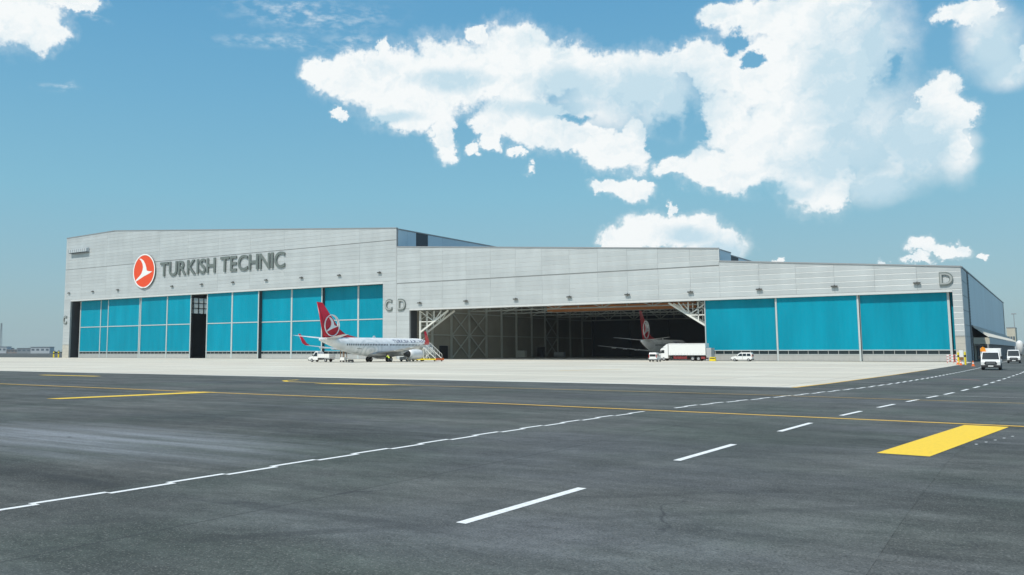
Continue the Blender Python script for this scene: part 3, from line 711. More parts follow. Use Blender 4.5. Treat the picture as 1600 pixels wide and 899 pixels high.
# --- vent hood top left
b = WB(); b.prism([(-314.7, Y0-.12, 42.4), (-314.7, Y0-1.5, 42.1), (-314.7, Y0-1.5, 40.8), (-314.7, Y0-.12, 40.8)], (11.8, 0, 0))
vh = b.build('vent_hood', M['sidegrey'], HC)
b = WB(); b.box(-314.5, -303.1, Y0-1.4, Y0-0.15, 40.6, 40.79)
for i in range(9): b.box(-314.5+i*1.3, -314.4+i*1.3, Y0-1.55, Y0-1.5, 40.9, 42.0)
b.build('louvre', M['louver'], vh)

# --- doors
def door_leaf(parent, x0, x1, cols, yf, ztop, thick=0.8, transom=11.75, npane=4, endw=0.42, midw=0.40, label=None):
    """a sliding leaf: frame with teal panels, window strip and base"""
    y = Y0+yf
    B = WB(); B.box(x0+0.02, x1-0.02, y+0.28, y+min(thick, 0.5), 1.0, ztop-0.01)
    xs_ = [x0] + list(cols[:-1]) + [x1]
    fr = B.build('door_leaf', [M['dframe']], parent)
    for i in range(len(cols)+1):
        x = x0 if i == 0 else cols[i-1]
        w = endw if i in (0, len(cols)) else midw
        B = WB()
        if i == 0: B.box(x0, x0+w, y, y+thick, 0.05, ztop)
        elif i == len(cols): B.box(x1-w, x1, y, y+thick, 0.05, ztop)
        else: B.box(x-w/2, x+w/2, y, y+thick*0.6, 0.05, ztop)
        B.build('mullion', M['frame'], fr)
    if label: fr['label'] = label
    B = WB(); B.box(x1-0.001, x1+0.06, y+0.12, y+thick, 0.05, ztop); B.build('door_edge', M['dframe'], fr)  # leaf ends: their shade is put into the dark colour
    B = WB(); B.box(x0-0.06, x0+0.001, y+0.12, y+thick, 0.05, ztop); B.build('door_edge', M['dframe'], fr)
    for a, c in zip(xs_, xs_[1:]):
        a2 = a+(endw if a == x0 else midw/2); c2 = c-(endw if c == x1 else midw/2)
        segs = [(2.42, transom-0.14), (transom+0.14, ztop-0.02)] if transom else [(2.42, ztop-0.02)]
        for z0, z1 in segs:
            n = max(3, int(round((c2-a2)/0.95))); B = WB(); pw = (c2-a2)/n
            vs = []; fs = []
            for i in range(n):       # shallow vertical trapezoid ribs
                xa = a2+i*pw
                for xx, yy_ in ((xa, 0.165), (xa+pw*0.40, 0.165), (xa+pw*0.50, 0.14), (xa+pw*0.90, 0.14)): vs.append((xx, y+yy_))
            vs.append((c2, y+0.17))
            m_ = len(vs); B.add([(p, q, z0) for p, q in vs]+[(p, q, z1) for p, q in vs], [(i, i+1, i+1+m_, i+m_) for i in range(m_-1)])
            B.build('teal_panel', M['teal'], fr, fix=False)
        if transom:
            B = WB(); B.box(a2, c2, y+0.03, y+0.3, transom-0.15, transom+0.15); B.build('transom', M['frame'], fr)
        B = WB(); B.box(a2, c2, y+0.03, y+0.27, 2.26, 2.42); B.build('rail', M['frame'], fr)
        B = WB(); B.box(a2, c2, y+0.03, y+0.27, 1.40, 1.52); B.build('rail', M['frame'], fr)
        npn = max(2, int(round((c2-a2)/1.95))); pw = (c2-a2)/npn
        for i in range(npn):
            B = WB(); B.box(a2+i*pw+0.05, a2+(i+1)*pw-0.05, y+0.16, y+0.2, 1.53, 2.25); B.build('window_pane', M['pane'], fr)
        for i in range(1, npn):
            xx = a2+i*pw; B = WB(); B.box(xx-0.045, xx+0.045, y+0.10, y+0.27, 1.525, 2.255); B.build('window_bar', M['base'], fr)
        B = WB(); B.box(a2, c2, y+0.10, y+0.3, 0.08, 1.39)
        for i in range(npn*2+1):
            xx = a2+(c2-a2)*i/(npn*2); B.box(max(xx-0.03, a2), min(xx+0.03, c2), y+0.06, y+0.1, 0.1, 1.38)
        B.build('base_panel', M['base'], fr)
    return fr
zt = 21.86
door_leaf(HC, -310.9, -285.9, (-297.6, -285.9), 2.3, zt, thick=0.7, endw=0.5, label='teal door leaf furthest left, deep in its recess')
door_leaf(HC, -292.0, -269.5, (-273.1, -269.5), 1.5, zt, thick=0.6, endw=0.35)
door_leaf(HC, -271.6, -243.8, (-256.6, -243.8), 0.75, zt, thick=0.6, midw=0.5)
door_leaf(HC, -235.5, -210.4, (-223.0, -210.4), 0.5, zt, thick=1.5, midw=0.6)
door_leaf(HC, -211.5, -184.0, (-197.0, -184.0), 1.7, zt, thick=1.3, midw=0.6)
door_leaf(HC, -184.6, -158.95, (-170.4, -158.95), 2.6, zt, thick=0.8, midw=0.6)
zt = 13.82
door_leaf(HD, -65.5, -49.45, (-49.45,), 1.15, zt, transom=None, thick=0.7, endw=0.22, label='teal door leaf behind the white truck, furthest back in the doorway')
door_leaf(HD, -49.6, -32.75, (-32.75,), 0.45, zt, transom=None, thick=0.6, endw=0.35)
door_leaf(HD, -33.0, -16.25, (-16.25,), 0.95, zt, transom=None, thick=0.6, endw=0.42)
door_leaf(HD, -20.0, -15.62, (-15.62,), 1.75, zt, transom=None, thick=0.5, endw=0.1)
# jamb returns, inner lintel and door track
b = WB(); b.box(-314.3, -313.8, Y0+0.65, Y0+5, 0, 21.9); b.build('jamb', M['dframe'], HC)
b = WB(); b.box(-149.9, -149.3, Y0+0.65, Y0+3.6, 0, 13.85); b.build('jamb', M['dframe'], HD)
b = WB(); b.box(-149.3, -15.6, Y0+1.3, Y0+3.6, 13.9, 14.6); b.build('door_track', M['steel_in'], HD)
b = WB(); b.box(-313.8, -158.9, Y0+1.3, Y0+4.6, 22.0, 22.8); b.build('door_track', M['steel_in'], HC)
b = WB(); b.box(-313.8, -158.9, Y0+0.3, Y0+3.6, 0.0, 0.03); b.build('floor_rail', M['galv'], HC)

# --- inside the lower hangar
XL = -149.8
b = WB(); b.box(XL-0.3, XL, Y0+3.7, 326, 0, 29); iw = b.build('inner_wall', M['clad_back'], HD)
cols_y = [214.6, 224.8, 234.8, 245.2, 254.9, 264.8, 275.7, 285.8, 295.6, 306.0, 316.6]
prev = Y0+3.8
for yv in cols_y + [325.8]:
    for z0, z1 in ((0.03, 7.0), (7.15, 13.9), (14.0, 22.0)):
        if prev < 219 < yv and z0 < 1:
            b = WB(); b.box(XL, XL+0.08, prev+.04, 218.6, z0, z1); b.box(XL, XL+0.08, 223.4, yv-.04, z0, z1); b.box(XL, XL+.08, 218.6, 223.4, 4.0, z1)
        else:
            b = WB(); b.box(XL, XL+0.08, prev+.04, yv-.04, z0, z1)
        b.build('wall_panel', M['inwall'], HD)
    prev = yv
b = WB(); b.box(XL+0.0, XL+0.02, 218.7, 223.3, 0.03, 3.9); b.build('side_door', M['black'], HD)
for yv in cols_y:
    b = WB(); b.box(XL+0.1, XL+0.6, yv-0.28, yv-0.22, 0, 18); b.box(XL+0.1, XL+0.6, yv+0.22, yv+0.28, 0, 18); b.box(XL+0.32, XL+0.38, yv-0.22, yv+0.22, 0, 18); b.build('column', M['steel_in'], HD)
for ya, yc in ((224.8, 234.8), (234.8, 245.2), (285.8, 295.6)):
    for z0, z1 in ((0.2, 7.0), (7.1, 13.8)):
        b = WB(); b.bar((XL+.4, ya+.3, z0), (XL+.4, yc-.3, z1), .28); b.build('brace', M['steel_in'], HD)
        b = WB(); b.bar((XL+.55, ya+.3, z1), (XL+.55, yc-.3, z0), .28); b.build('brace', M['steel_in'], HD)
for z in (7.1, 13.9):
    b = WB(); b.box(XL+.1, XL+.35, Y0+3.8, 325.5, z-.12, z+.12); b.build('girt', M['steel_in'], HD)
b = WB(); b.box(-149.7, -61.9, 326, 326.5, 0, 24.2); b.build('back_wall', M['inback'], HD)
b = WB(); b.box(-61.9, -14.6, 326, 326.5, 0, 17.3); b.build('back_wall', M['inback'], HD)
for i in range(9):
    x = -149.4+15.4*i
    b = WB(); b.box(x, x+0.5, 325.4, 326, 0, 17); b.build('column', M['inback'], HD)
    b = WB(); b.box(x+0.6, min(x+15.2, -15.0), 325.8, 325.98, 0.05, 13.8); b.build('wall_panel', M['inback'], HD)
b = WB(); b.box(-14.9, -14.55, Y0+3.7, 326, 0, 17.3); b.build('inner_wall', M['inback'], HD)
# ceiling trusses spanning across the hall
def truss(y, x0, x1, z0, z1, n, w, parent, m):
    b = WB(); b.box(x0, x1, y-w/2, y+w/2, z0-w/2, z0+w/2); b.build('truss_chord', m, parent)
    b = WB(); b.box(x0, x1, y-w/2, y+w/2, z1-w/2, z1+w/2); b.build('truss_chord', m, parent)
    dx = (x1-x0)/n
    for i in range(n):
        a = x0+i*dx
        b = WB()
        if i % 2 == 0: b.bar((a, y, z0), (a+dx, y, z1), w*0.7)
        else: b.bar((a, y, z1), (a+dx, y, z0), w*0.7)
        b.bar((a, y, z0), (a, y, z1), w*0.55)
        b.build('truss_web', m, parent)
for y in (214.6, 234.8, 254.9, 275.7, 295.6):
    truss(y, -149.2, -15, 14.6, 17.3, 18, 0.34, HD, M['steel_in'])
truss(317.5, -149.2, -15, 13.9, 17.9, 26, 0.45, HD, M['steel_in'])
for i in range(10):      # purlin beams running into the hall
    x = -147+i*7.7
    b = WB(); b.box(x-.12, x+.12, Y0+4.5, 320, 14.5+2.9, 14.9+2.9); b.build('purlin', M['steel_in'], HD)
# orange overhead crane
CR = thing('overhead_crane', 'orange travelling crane girders under the roof of the open hangar', 'crane', (-100, 240, 14))
b = WB(); b.box(-124, -80, 238.6, 239.2, 14.0, 15.5); b.build('girder', M['orange'], CR)
b = WB(); b.box(-124, -80, 242.0, 242.6, 14.0, 15.5); b.build('girder', M['orange'], CR)
b = WB(); b.box(-108, -104, 238.8, 242.4, 15.52, 16.5); b.build('trolley', M['orange'], CR)
b = WB()
for x in (-124, -80.6): b.box(x, x+.6, 237.5, 243.5, 15.52, 16.1)
b.build('end_carriage', M['orange'], CR)
# white end brackets of the opening
def bracket(x, sgn, wdt):
    """lattice post with triangular knee bracket; sgn = direction it leans"""
    for yv in (Y0+2.2, Y0+5.4):
        b = WB(); b.box(x-.22, x+.22, yv-.22, yv+.22, 0, 13.8); b.build('post', M['steel_w'], HD)
        A = Vector((x, yv, 7.6)); Bp = Vector((x+sgn*wdt, yv, 13.6)); Ct = Vector((x, yv, 13.6)); mid = A.lerp(Bp, 0.5)
        b = WB(); b.bar(A, Bp, .42); b.build('bracket_strut', M['steel_w'], HD)
        for p, q in (((x, yv, 10.6), mid), (Ct, mid), ((x+sgn*wdt*0.5, yv, 13.6), mid), ((x+sgn*wdt*.25, yv, 13.6), A.lerp(Bp, .25)), (mid, (x+sgn*wdt*0.75, yv, 13.6))):
            b = WB(); b.bar(p, q, .24); b.build('bracket_brace', M['steel_w'], HD)
    b = WB()
    for k in range(9): b.bar((x, Y0+2.2, .6+1.5*k), (x, Y0+5.4, .6+1.5*(k+(1 if k % 2 else 0))), .14)
    b.build('lacing', M['steel_w'], HD)
bracket(-147.1, 1, 9.6)
bracket(-64.9, -1, 9.4)
# interior clutter: stacked equipment along the left wall
for i, (x, y, w, d, h, m) in enumerate(((-146, 262, 3.2, 1.6, 2.4, 'steel_in'), (-145.5, 275, 2.0, 2.0, 3.6, 'black'), (-146, 290, 4.0, 1.4, 1.8, 'sidegrey'))):
    t = thing('equipment_cabinet', ['grey metal cabinet with two doors against the left inner wall of the open hangar', 'tall black cabinet standing by the left inner wall, deep in the open hangar', 'low wide grey cabinet by the left inner wall, furthest inside the hangar'][i], 'cabinet', (x, y, 0.01))
    b = MB(); b.box(-w/2, w/2, -d/2, d/2, .12, h); b.build('cabinet_body', M[m], t, bevel=.03)
    b = MB(); b.box(-w/2+.05, -.02, -d/2-.03, -d/2, .2, h-.08); b.build('cabinet_door', M[m], t)
    b = MB(); b.box(.02, w/2-.05, -d/2-.03, -d/2, .2, h-.08); b.build('cabinet_door', M[m], t)
    b = MB()
    for sx in (-1, 1):
        for sy in (-1, 1): b.box(sx*(w/2-.15)-.06, sx*(w/2-.15)+.06, sy*(d/2-.15)-.06, sy*(d/2-.15)+.06, 0, .12)
    b.build('feet', M['black'], t)
# --- inside the taller hangar, seen through the gap: scaffold dock
b = WB(); b.box(-313, -160, 300, 300.5, 0, 36); b.build('back_wall', M['inback'], HC)
SC = thing('maintenance_dock', 'pale scaffold dock glimpsed through the narrow gap between the tall teal doors', 'scaffold', (-262, 236, 0))
for i in range(6):
    for j in range(2):
        b = WB(); b.box(-270+i*3.2, -269.8+i*3.2, 234+j*3, 234.2+j*3, 0, 25); b.build('upright', M['steel_in'], SC)
for k in range(7):
    b = WB(); b.box(-270, -253.8, 234, 237.2, 15.5+k*1.55, 15.65+k*1.55); b.build('deck', M['steel_in'], SC)

# --- signs
def text_sign(name, label, word, x0, x1, z0, h, depth, m, y, bold=0.0, two=None, cat='sign', group=None):
    t = thing(name, label, cat, (x0, y, z0), 0, group)
    gs = []; x = 0
    for ch in word:
        if ch == ' ': x += h*0.36; continue
        me, w = glyph(ch, h, bold, depth); gs.append((me, x, w)); x += w + h*0.115
    tot = x - h*0.115; k = (x1-x0)/tot
    for me, xx, w in gs:
        for v in me.vertices: v.co.x *= k
        me.materials.append(m)
        link_mesh('letter', me, t, (xx*k, 0, 0))
    return t
ts = text_sign('hangar_lettering', 'large dark grey raised letters reading TURKISH TECHNIC right of the round orange sign', 'TURKISH TECHNIC', -259.6, -198.2, 29.0, 5.2, 0.34, M['letter'], Y0-0.38, bold=0.014)
def door_letter(word, x0, x1, z0, h, label):
    t = text_sign('bay_letter', label, word, x0, x1, z0, h, 0.3, M['lamp' if False else 'letter'], Y0-0.26, bold=0.035)
    me, w = glyph(word, h*0.90, 0.0, 0.12); k = (x1-x0-0.25)/w
    for v in me.vertices: v.co.x = v.co.x*k+0.12; v.co.z += h*0.05; v.co.y -= 0.16
    me.materials.append(M['letter_l']); link_mesh('letter_face', me, t)
    return t
door_letter('C', -157.95, -155.35, 14.0, 3.3, 'raised grey letter C on the right end pier of the taller hangar')
door_letter('D', -153.2, -150.5, 14.0, 3.3, 'raised grey letter D on the left end pier of the lower hangar')
door_letter('D', -17.7, -15.3, 15.2, 2.65, 'raised grey letter D at the top right corner of the lower hangar front')
door_letter('C', -318.0, -315.6, 13.2, 3.2, 'raised grey letter C on the far left pier of the taller hangar')
BIRD = [(-.50,.80),(-.30,.78),(-.08,.66),(.10,.45),(.22,.20),(.27,.02),(.45,-.03),(.80,-.06),(.55,-.16),(.30,-.24),(.05,-.31),(-.25,-.42),(-.55,-.54),(-.86,-.66),(-.70,-.48),(-.45,-.32),(-.25,-.16),(-.14,.04),(-.10,.25),(-.16,.45),(-.30,.65)]
LG = thing('round_logo_sign', 'orange red disc with white rim and white bird, mounted left of the large lettering', 'logo sign', (-268.4, Y0, 31.35))
def disc(b, r0, r1, y0, y1, n=64):
    ring = lambda r, y: [(r*math.cos(2*math.pi*i/n), y, r*math.sin(2*math.pi*i/n)) for i in range(n)]
    if r0 <= 0: b.loft([ring(r1, y0), ring(r1, y1)])
    else:
        vs = ring(r0, y0)+ring(r1, y0)+ring(r1, y1)+ring(r0, y1)
        fs = []
        for k in range(4):
            for i in range(n): j = (i+1) % n; k2 = (k+1) % 4; fs.append((k*n+i, k*n+j, k2*n+j, k2*n+i))
        b.add(vs, fs)
b = MB(); disc(b, 0, 6.15, -.60, -0.1); b.build('sign_box', M['lamp'], LG)
b = MB(); disc(b, 5.80, 6.25, -.68, -0.58); b.build('white_rim', M['logo_w'], LG)
b = MB(); disc(b, 0, 5.81, -.64, -0.59); b.build('orange_disc', M['logo_red'], LG)
b = MB(); b.prism([(u*5.9, -.67, v*5.9) for u, v in BIRD], (0, 0.04, 0)); b.build('white_bird', M['logo_w'], LG)

# --- lean-to canopy along the east side
CN = thing('side_canopy', 'grey lean-to annex with sloping glazed roof along the right side of the lower hangar', 'canopy', (-12.4, 224, 0))
xa, xb = -13.85, -10.9; ya, yc = 224, 388
b = WB(); b.prism([(xa, ya, 3.6), (xb, ya, 3.6), (xb, ya, 5.0), (xa, ya, 5.0)], (0, 0.5, 0)); b.build('end_fascia', M['beige'], CN)
b = WB(); b.box(xb-.35, xb, ya+.5, yc, 3.6, 5.0); b.build('fascia', M['sidegrey'], CN)
b = WB(); b.box(xa, xb-.35, ya+.5, yc, 3.6, 3.75); b.build('soffit', M['sidegrey'], CN)
yv = ya
i = 0
while yv < yc-1:
    y1 = min(yv+4.0, yc)
    b = WB(); b.prism([(xa, yv+.14, 7.45), (xb, yv+.14, 5.08), (xb, y1, 5.08), (xa, y1, 7.45)], (0, 0, 0.06)); b.build('glass_panel', M['glazing'], CN)
    b = WB(); b.bar((xa, yv, 7.56), (xb, yv, 5.18), .34, .36); b.build('rafter', M['steel_w'], CN)
    b = WB(); b.box(xb-.5, xb-.2, yv, yv+.3, 0, 3.6); b.build('post', M['coping'], CN)
    if i % 2 == 0:
        b = WB(); b.box(xa+.02, xa+.1, yv+.6, y1+2.2, 0.05, 3.3); b.build('shutter', [M['inwall'], M['inback'], M['far_b']][(i//2) % 3], CN)
    yv = y1; i += 1

# ------------------------------------------------------------ aircraft
FU = [  # station along the body, centre height, half width, half height
 (19.75, 2.55, .10, .12), (19.5, 2.58, .45, .42), (19.0, 2.66, .82, .80), (18.2, 2.80, 1.18, 1.18), (17.2, 2.98, 1.48, 1.52), (16.0, 3.12, 1.70, 1.80), (14.5, 3.2, 1.84, 1.97), (13, 3.22, 1.88, 2.02),
 (-3.5, 3.22, 1.88, 2.02), (-7, 3.35, 1.82, 1.88), (-10, 3.62, 1.62, 1.62), (-13, 3.98, 1.25, 1.26), (-15.5, 4.32, .85, .90), (-17.4, 4.58, .50, .55), (-18.6, 4.72, .24, .28), (-18.8, 4.74, .10, .12)]
def fus_x(f, z):
    for (f0, c0, w0, h0), (f1, c1, w1, h1) in zip(FU, FU[1:]):
        if f1 <= f <= f0:
            t = (f0-f)/(f0-f1); c = c0+(c1-c0)*t; w = w0+(w1-w0)*t; h = h0+(h1-h0)*t
            q = (z-c)/h
            return w*math.sqrt(max(0.0, 1-q*q))
    return 0
def airfoil(le, te, th, n=7):
    """closed section between leading and trailing edge points, thickness along z or x given by th vector"""
    le = Vector(le); te = Vector(te); th = Vector(th); up, lo = [], []
    for i in range(n):
        t = i/(n-1); s = 2.6*(math.sqrt(t)-t)*0.5+0.02*(1-t)
        p = le.lerp(te, t); up.append(p+th*s); lo.append(p-th*s)
    return up + lo[::-1][1:-1]
def white_livery():
    m = bpy.data.materials.new('livery_white'); m.use_nodes = True; nt = m.node_tree; b = nt.nodes['Principled BSDF']
    tcn = nt.nodes.new('ShaderNodeTexCoord'); L = nt.links.new
    v = nt.nodes.new('ShaderNodeVectorMath'); v.operation = 'MULTIPLY_ADD'; L(tcn.outputs['Object'], v.inputs[0])
    v.inputs[1].default_value = (0, 1, 1.5); v.inputs[2].default_value = (0, 4.8, -3.6)
    ln = nt.nodes.new('ShaderNodeVectorMath'); ln.operation = 'LENGTH'; L(v.outputs[0], ln.inputs[0])
    s = nt.nodes.new('ShaderNodeMath'); s.operation = 'SINE'; mu = nt.nodes.new('ShaderNodeMath'); mu.operation = 'MULTIPLY'; mu.inputs[1].default_value = 5.5
    L(ln.outputs['Value'], mu.inputs[0]); L(mu.outputs[0], s.inputs[0])
    r = nt.nodes.new('ShaderNodeMapRange'); r.inputs[1].default_value = 0.1; r.inputs[2].default_value = 0.5; r.inputs[4].default_value = 0.35; L(s.outputs[0], r.inputs[0])
    g = nt.nodes.new('ShaderNodeMapRange'); g.inputs[1].default_value = 3.2; g.inputs[2].default_value = 5.2; g.inputs[3].default_value = 1.0; g.inputs[4].default_value = 0.0; L(ln.outputs['Value'], g.inputs[0])
    p = nt.nodes.new('ShaderNodeMath'); p.operation = 'MULTIPLY'; L(r.outputs[0], p.inputs[0]); L(g.outputs[0], p.inputs[1])
    n = nt.nodes.new('ShaderNodeTexNoise'); n.inputs['Scale'].default_value = 0.8; n.inputs['Detail'].default_value = 6; L(tcn.outputs['Object'], n.inputs['Vector'])
    h = nt.nodes.new('ShaderNodeMapRange'); h.inputs[1].default_value = .3; h.inputs[2].default_value = .7; h.inputs[3].default_value = .86; h.inputs[4].default_value = 1.04; L(n.outputs['Fac'], h.inputs[0])
    x = nt.nodes.new('ShaderNodeMix'); x.data_type = 'RGBA'; x.inputs[6].default_value = (0.88, 0.88, 0.87, 1); x.inputs[7].default_value = (0.45, 0.53, 0.55, 1); L(p.outputs[0], x.inputs[0])
    hs = nt.nodes.new('ShaderNodeHueSaturation'); L(x.outputs[2], hs.inputs['Color']); L(h.outputs[0], hs.inputs['Value'])
    L(hs.outputs[0], b.inputs['Base Color']); b.inputs['Roughness'].default_value = 0.25
    return m
M['livery'] = white_livery()
def make_aircraft(label):
    t = thing('jet_airliner', label, 'airliner', (0, 0, 0))
    n = 28; b = MB(); b.smooth = True
    b.loft([[(w*math.cos(2*math.pi*i/n), f, c+h*math.sin(2*math.pi*i/n)) for i in range(n)] for f, c, w, h in FU])
    fu = b.build('fuselage', M['livery'], t)
    # belly fairing
    b = MB(); b.smooth = True
    b.loft([[(w*math.cos(2*math.pi*i/n), f, 1.75+h*math.sin(2*math.pi*i/n)) for i in range(n)] for f, w, h in ((7.5, .3, .1), (6, 1.5, .55), (3.5, 2.05, .8), (-1, 2.1, .85), (-3.5, 1.7, .6), (-6, .4, .1))])
    b.build('belly_fairing', M['air_g'], t)
    # fin
    b = MB(); b.smooth = True
    secs = [airfoil((0, -6.2, 5.12), (0, -17.7, 5.0), (.20, 0, 0), 14), airfoil((0, -10.9, 5.9), (0, -17.85, 5.9), (.20, 0, 0), 14), airfoil((0, -12.8, 7.0), (0, -18.15, 7.0), (.18, 0, 0), 14), airfoil((0, -17.9, 12.25), (0, -19.6, 12.35), (.09, 0, 0), 14)]
    b.loft(secs); fin = b.build('tail_fin', M['air_red'], t)
    b = MB()
    for sx in (-1, 1): b.bar((sx*0.10, -16.7, 5.9), (sx*.075, -19.0, 11.6), .03, .03)
    b.build('rudder_line', M['dark'], fin)
    cy, cz, r = -15.2, 7.65, 2.25
    for sx in (-1, 1):
        b = MB(); N_ = 48
        for rr0, rr1 in ((r-.16, r),):
            vs = []; fs = []
            for i in range(N_):
                a = 2*math.pi*i/N_
                for q in (rr0, rr1): vs.append((sx*.27, cy+q*math.cos(a), cz+q*math.sin(a)))
            for q in list(vs): vs.append((q[0]-sx*.2, q[1], q[2]))
            for i in range(N_):
                j = (i+1) % N_; fs += [(2*i, 2*i+1, 2*j+1, 2*j), (2*i+2*N_, 2*i, 2*j, 2*j+2*N_), (2*i+1, 2*i+1+2*N_, 2*j+1+2*N_, 2*j+1)]
            b.add(vs, fs)
        b.build('fin_ring', M['logo_w'], fin)
        b = MB(); b.prism([(sx*.27, cy+u*r*.93, cz+v*r*.93) for u, v in BIRD], (-sx*.2, 0, 0)); b.build('fin_bird', M['logo_w'], fin)
    # stabilisers, wings
    for sx in (-1, 1):
        b = MB(); b.smooth = True
        b.loft([airfoil((sx*.5, -13.9, 4.95), (sx*.5, -18.0, 4.9), (0, 0, .22)), airfoil((sx*7.17, -17.9, 5.65), (sx*7.17, -19.4, 5.65), (0, 0, .09))])
        b.build('stabiliser', M['air_g' if False else 'air_w'], t)
        b = MB(); b.smooth = True
        b.loft([airfoil((sx*1.6, 5.4, 1.95), (sx*1.6, -2.9, 1.95), (0, 0, .55)), airfoil((sx*5.9, 2.3, 2.4), (sx*5.9, -2.7, 2.4), (0, 0, .32)), airfoil((sx*16.9, -4.1, 3.65), (sx*16.9, -5.8, 3.65), (0, 0, .12))])
        wg = b.build('wing', M['wing_g'], t)
        b = MB(); b.smooth = True
        b.loft([airfoil((sx*16.9, -4.1, 3.65), (sx*16.9, -5.8, 3.65), (0, 0, .10)), airfoil((sx*17.5, -4.8, 4.2), (sx*17.5, -6.2, 4.2), (sx*-.07, 0, .04)), airfoil((sx*17.9, -6.4, 6.25), (sx*17.9, -7.1, 6.25), (.05, 0, 0))])
        b.build('winglet', M['air_red'], wg)
        for q, (xx, yy_) in enumerate(((7.2, -2.6), (10.2, -3.4), (13.0, -4.4))):
            b = MB(); b.tube((sx*xx, yy_+2.0, 2.30+.11*(xx-5.9)), (sx*xx, yy_-0.9, 2.28+.11*(xx-5.9)), .2, 8, .07); b.build('flap_fairing', M['air_w'], wg)
        # engine
        ex, ez = sx*4.85, 1.62; n2 = 24
        b = MB(); b.smooth = True
        ring = lambda f, r_, z_: [(ex+r_*math.cos(2*math.pi*i/n2), f, z_+r_*math.sin(2*math.pi*i/n2)) for i in range(n2)]
        b.loft([ring(f, r_, z_) for f, r_, z_ in ((8.3, .82, ez), (8.55, .95, ez), (8.2, 1.06, ez), (6.9, 1.14, ez), (5.2, 1.05, ez+.02), (4.1, .84, ez+.05), (4.15, .74, ez+.05), (5.0, .74, ez+.05))], cap=False)
        en = b.build('engine', M['air_w'], t, fix=False)
        b = MB(); b.smooth = True; b.loft([ring(8.1, .80, ez), ring(8.0, .1, ez)], cap=True); b.build('fan', M['metal'], en)
        b = MB(); b.smooth = True; b.loft([ring(f, r_, ez+.05) for f, r_ in ((5.2, .62), (4.1, .58), (3.3, .40), (2.6, .12))]); b.build('exhaust_cone', M['chassis'], en)
        b = MB(); b.loft([[(ex-.18, 6.6, 2.55), (ex+.18, 6.6, 2.55), (ex+.18, 6.6, 2.75), (ex-.18, 6.6, 2.75)], [(ex-.2, 3.2, 2.2), (ex+.2, 3.2, 2.2), (ex+.2, 3.2, 2.5), (ex-.2, 3.2, 2.5)], [(ex-.08, 1.0, 2.1), (ex+.08, 1.0, 2.1), (ex+.08, 1.0, 2.3), (ex-.08, 1.0, 2.3)]]); b.build('pylon', M['air_g'], en)
        # main gear
        b = MB(); b.tube((sx*2.86, 0, .56), (sx*2.5, 0, 2.1), .14, 10); b.bar((sx*2.86, 0, 1.2), (sx*1.6, .1, 2.0), .12); b.tube((sx*2.35, 0, .56), (sx*3.35, 0, .56), .09, 8)
        g = b.build('main_gear', M['metal'], t)
        for dx in (-.43, .43):
            b = MB(); b.smooth = True; xx = sx*2.86+dx
            b.loft([[(xx+q, rr*math.cos(2*math.pi*i/20), .56+rr*math.sin(2*math.pi*i/20)) for i in range(20)] for q, rr in ((-.18, .40), (-.18, .50), (-.10, .56), (.10, .56), (.18, .50), (.18, .40))]); b.build('tyre', M['dark'], g)
            b = MB(); b.tube((xx-.19, 0, .56), (xx+.19, 0, .56), .24, 12); b.build('rim', M['rim'], g)
        # cabin windows, one row each side: too many and too small to pick apart
        b = MB(); f = 14.2
        while f > -12.0:
            if not (0.8 < f < 1.3):
                x = fus_x(f, 3.85); x2 = fus_x(f, 3.6)
                b.add([(sx*(x+.015), f-.13, 3.90), (sx*(x+.015), f+.13, 3.90), (sx*(x2+.015), f+.13, 3.52), (sx*(x2+.015), f-.13, 3.52), (sx*(x-.1), f-.13, 3.90), (sx*(x-.1), f+.13, 3.90), (sx*(x2-.1), f+.13, 3.52), (sx*(x2-.1), f-.13, 3.52)], [(0,1,2,3),(4,7,6,5),(0,4,5,1),(1,5,6,2),(2,6,7,3),(3,7,4,0)])
            f -= .52
        w = b.build('cabin_windows', M['wpane'], fu); w['kind'] = 'stuff'
        for f, z0, z1, wd in ((15.6, 2.6, 4.45, .42), (-12.9, 3.2, 4.7, .38)):   # door outlines
            b = MB()
            for k in range(2):
                fe = f+wd*(1 if k else -1)
                b.add([(sx*(fus_x(fe, z0)+.02), fe-.04, z0), (sx*(fus_x(fe, z0)+.02), fe+.04, z0), (sx*(fus_x(fe, z1)+.02), fe+.04, z1), (sx*(fus_x(fe, z1)+.02), fe-.04, z1)], [(0,1,2,3)])
            b.build('door_outline', M['air_g'], fu, fix=False)
        # title
        word = 'TURKISH AIRLINES'; h = .66; x = 0; gs = []
        for ch in word:
            if ch == ' ': x += h*.5; continue
            me, wd = glyph(ch, h, .018, .02); gs.append((me, x, wd)); x += wd+h*.22
        tot = x; L0, L1 = 3.2, 15.0; k = (L1-L0)/tot
        bm = bmesh.new()
        for me, xx, wd in gs:
            for v in me.vertices:
                px, py, pz = v.co; u = (xx+px)*k; f = (L0+u) if sx > 0 else (L1-u); z = 4.22+pz
                v.co = (sx*(fus_x(f, z)+.02-py), f, z)
            bm.from_mesh(me)
        me = bpy.data.meshes.new('title_lettering'); bm.to_mesh(me); bm.free(); me.materials.append(M['navy']); tl_ = link_mesh('title_lettering', me, fu); tl_['kind'] = 'stuff'
    # open cargo hatch (starboard, behind the wing), nose gear, cockpit glass
    b = MB(); f0, f1 = -9.4, -7.9
    b.add([(fus_x(f, z)+.03, f, z) for f, z in ((f0, 2.05), (f1, 1.95), (f1+.4, 2.85), (f0+.4, 2.95))], [(0, 1, 2, 3)]); b.build('open_cargo_hatch', M['black'], fu, fix=False)
    b = MB(); b.tube((0, 15.6, .4), (0, 15.4, 1.8), .10, 8); b.tube((-.3, 15.6, .36), (.3, 15.6, .36), .07, 8); g = b.build('nose_gear', M['metal'], t)
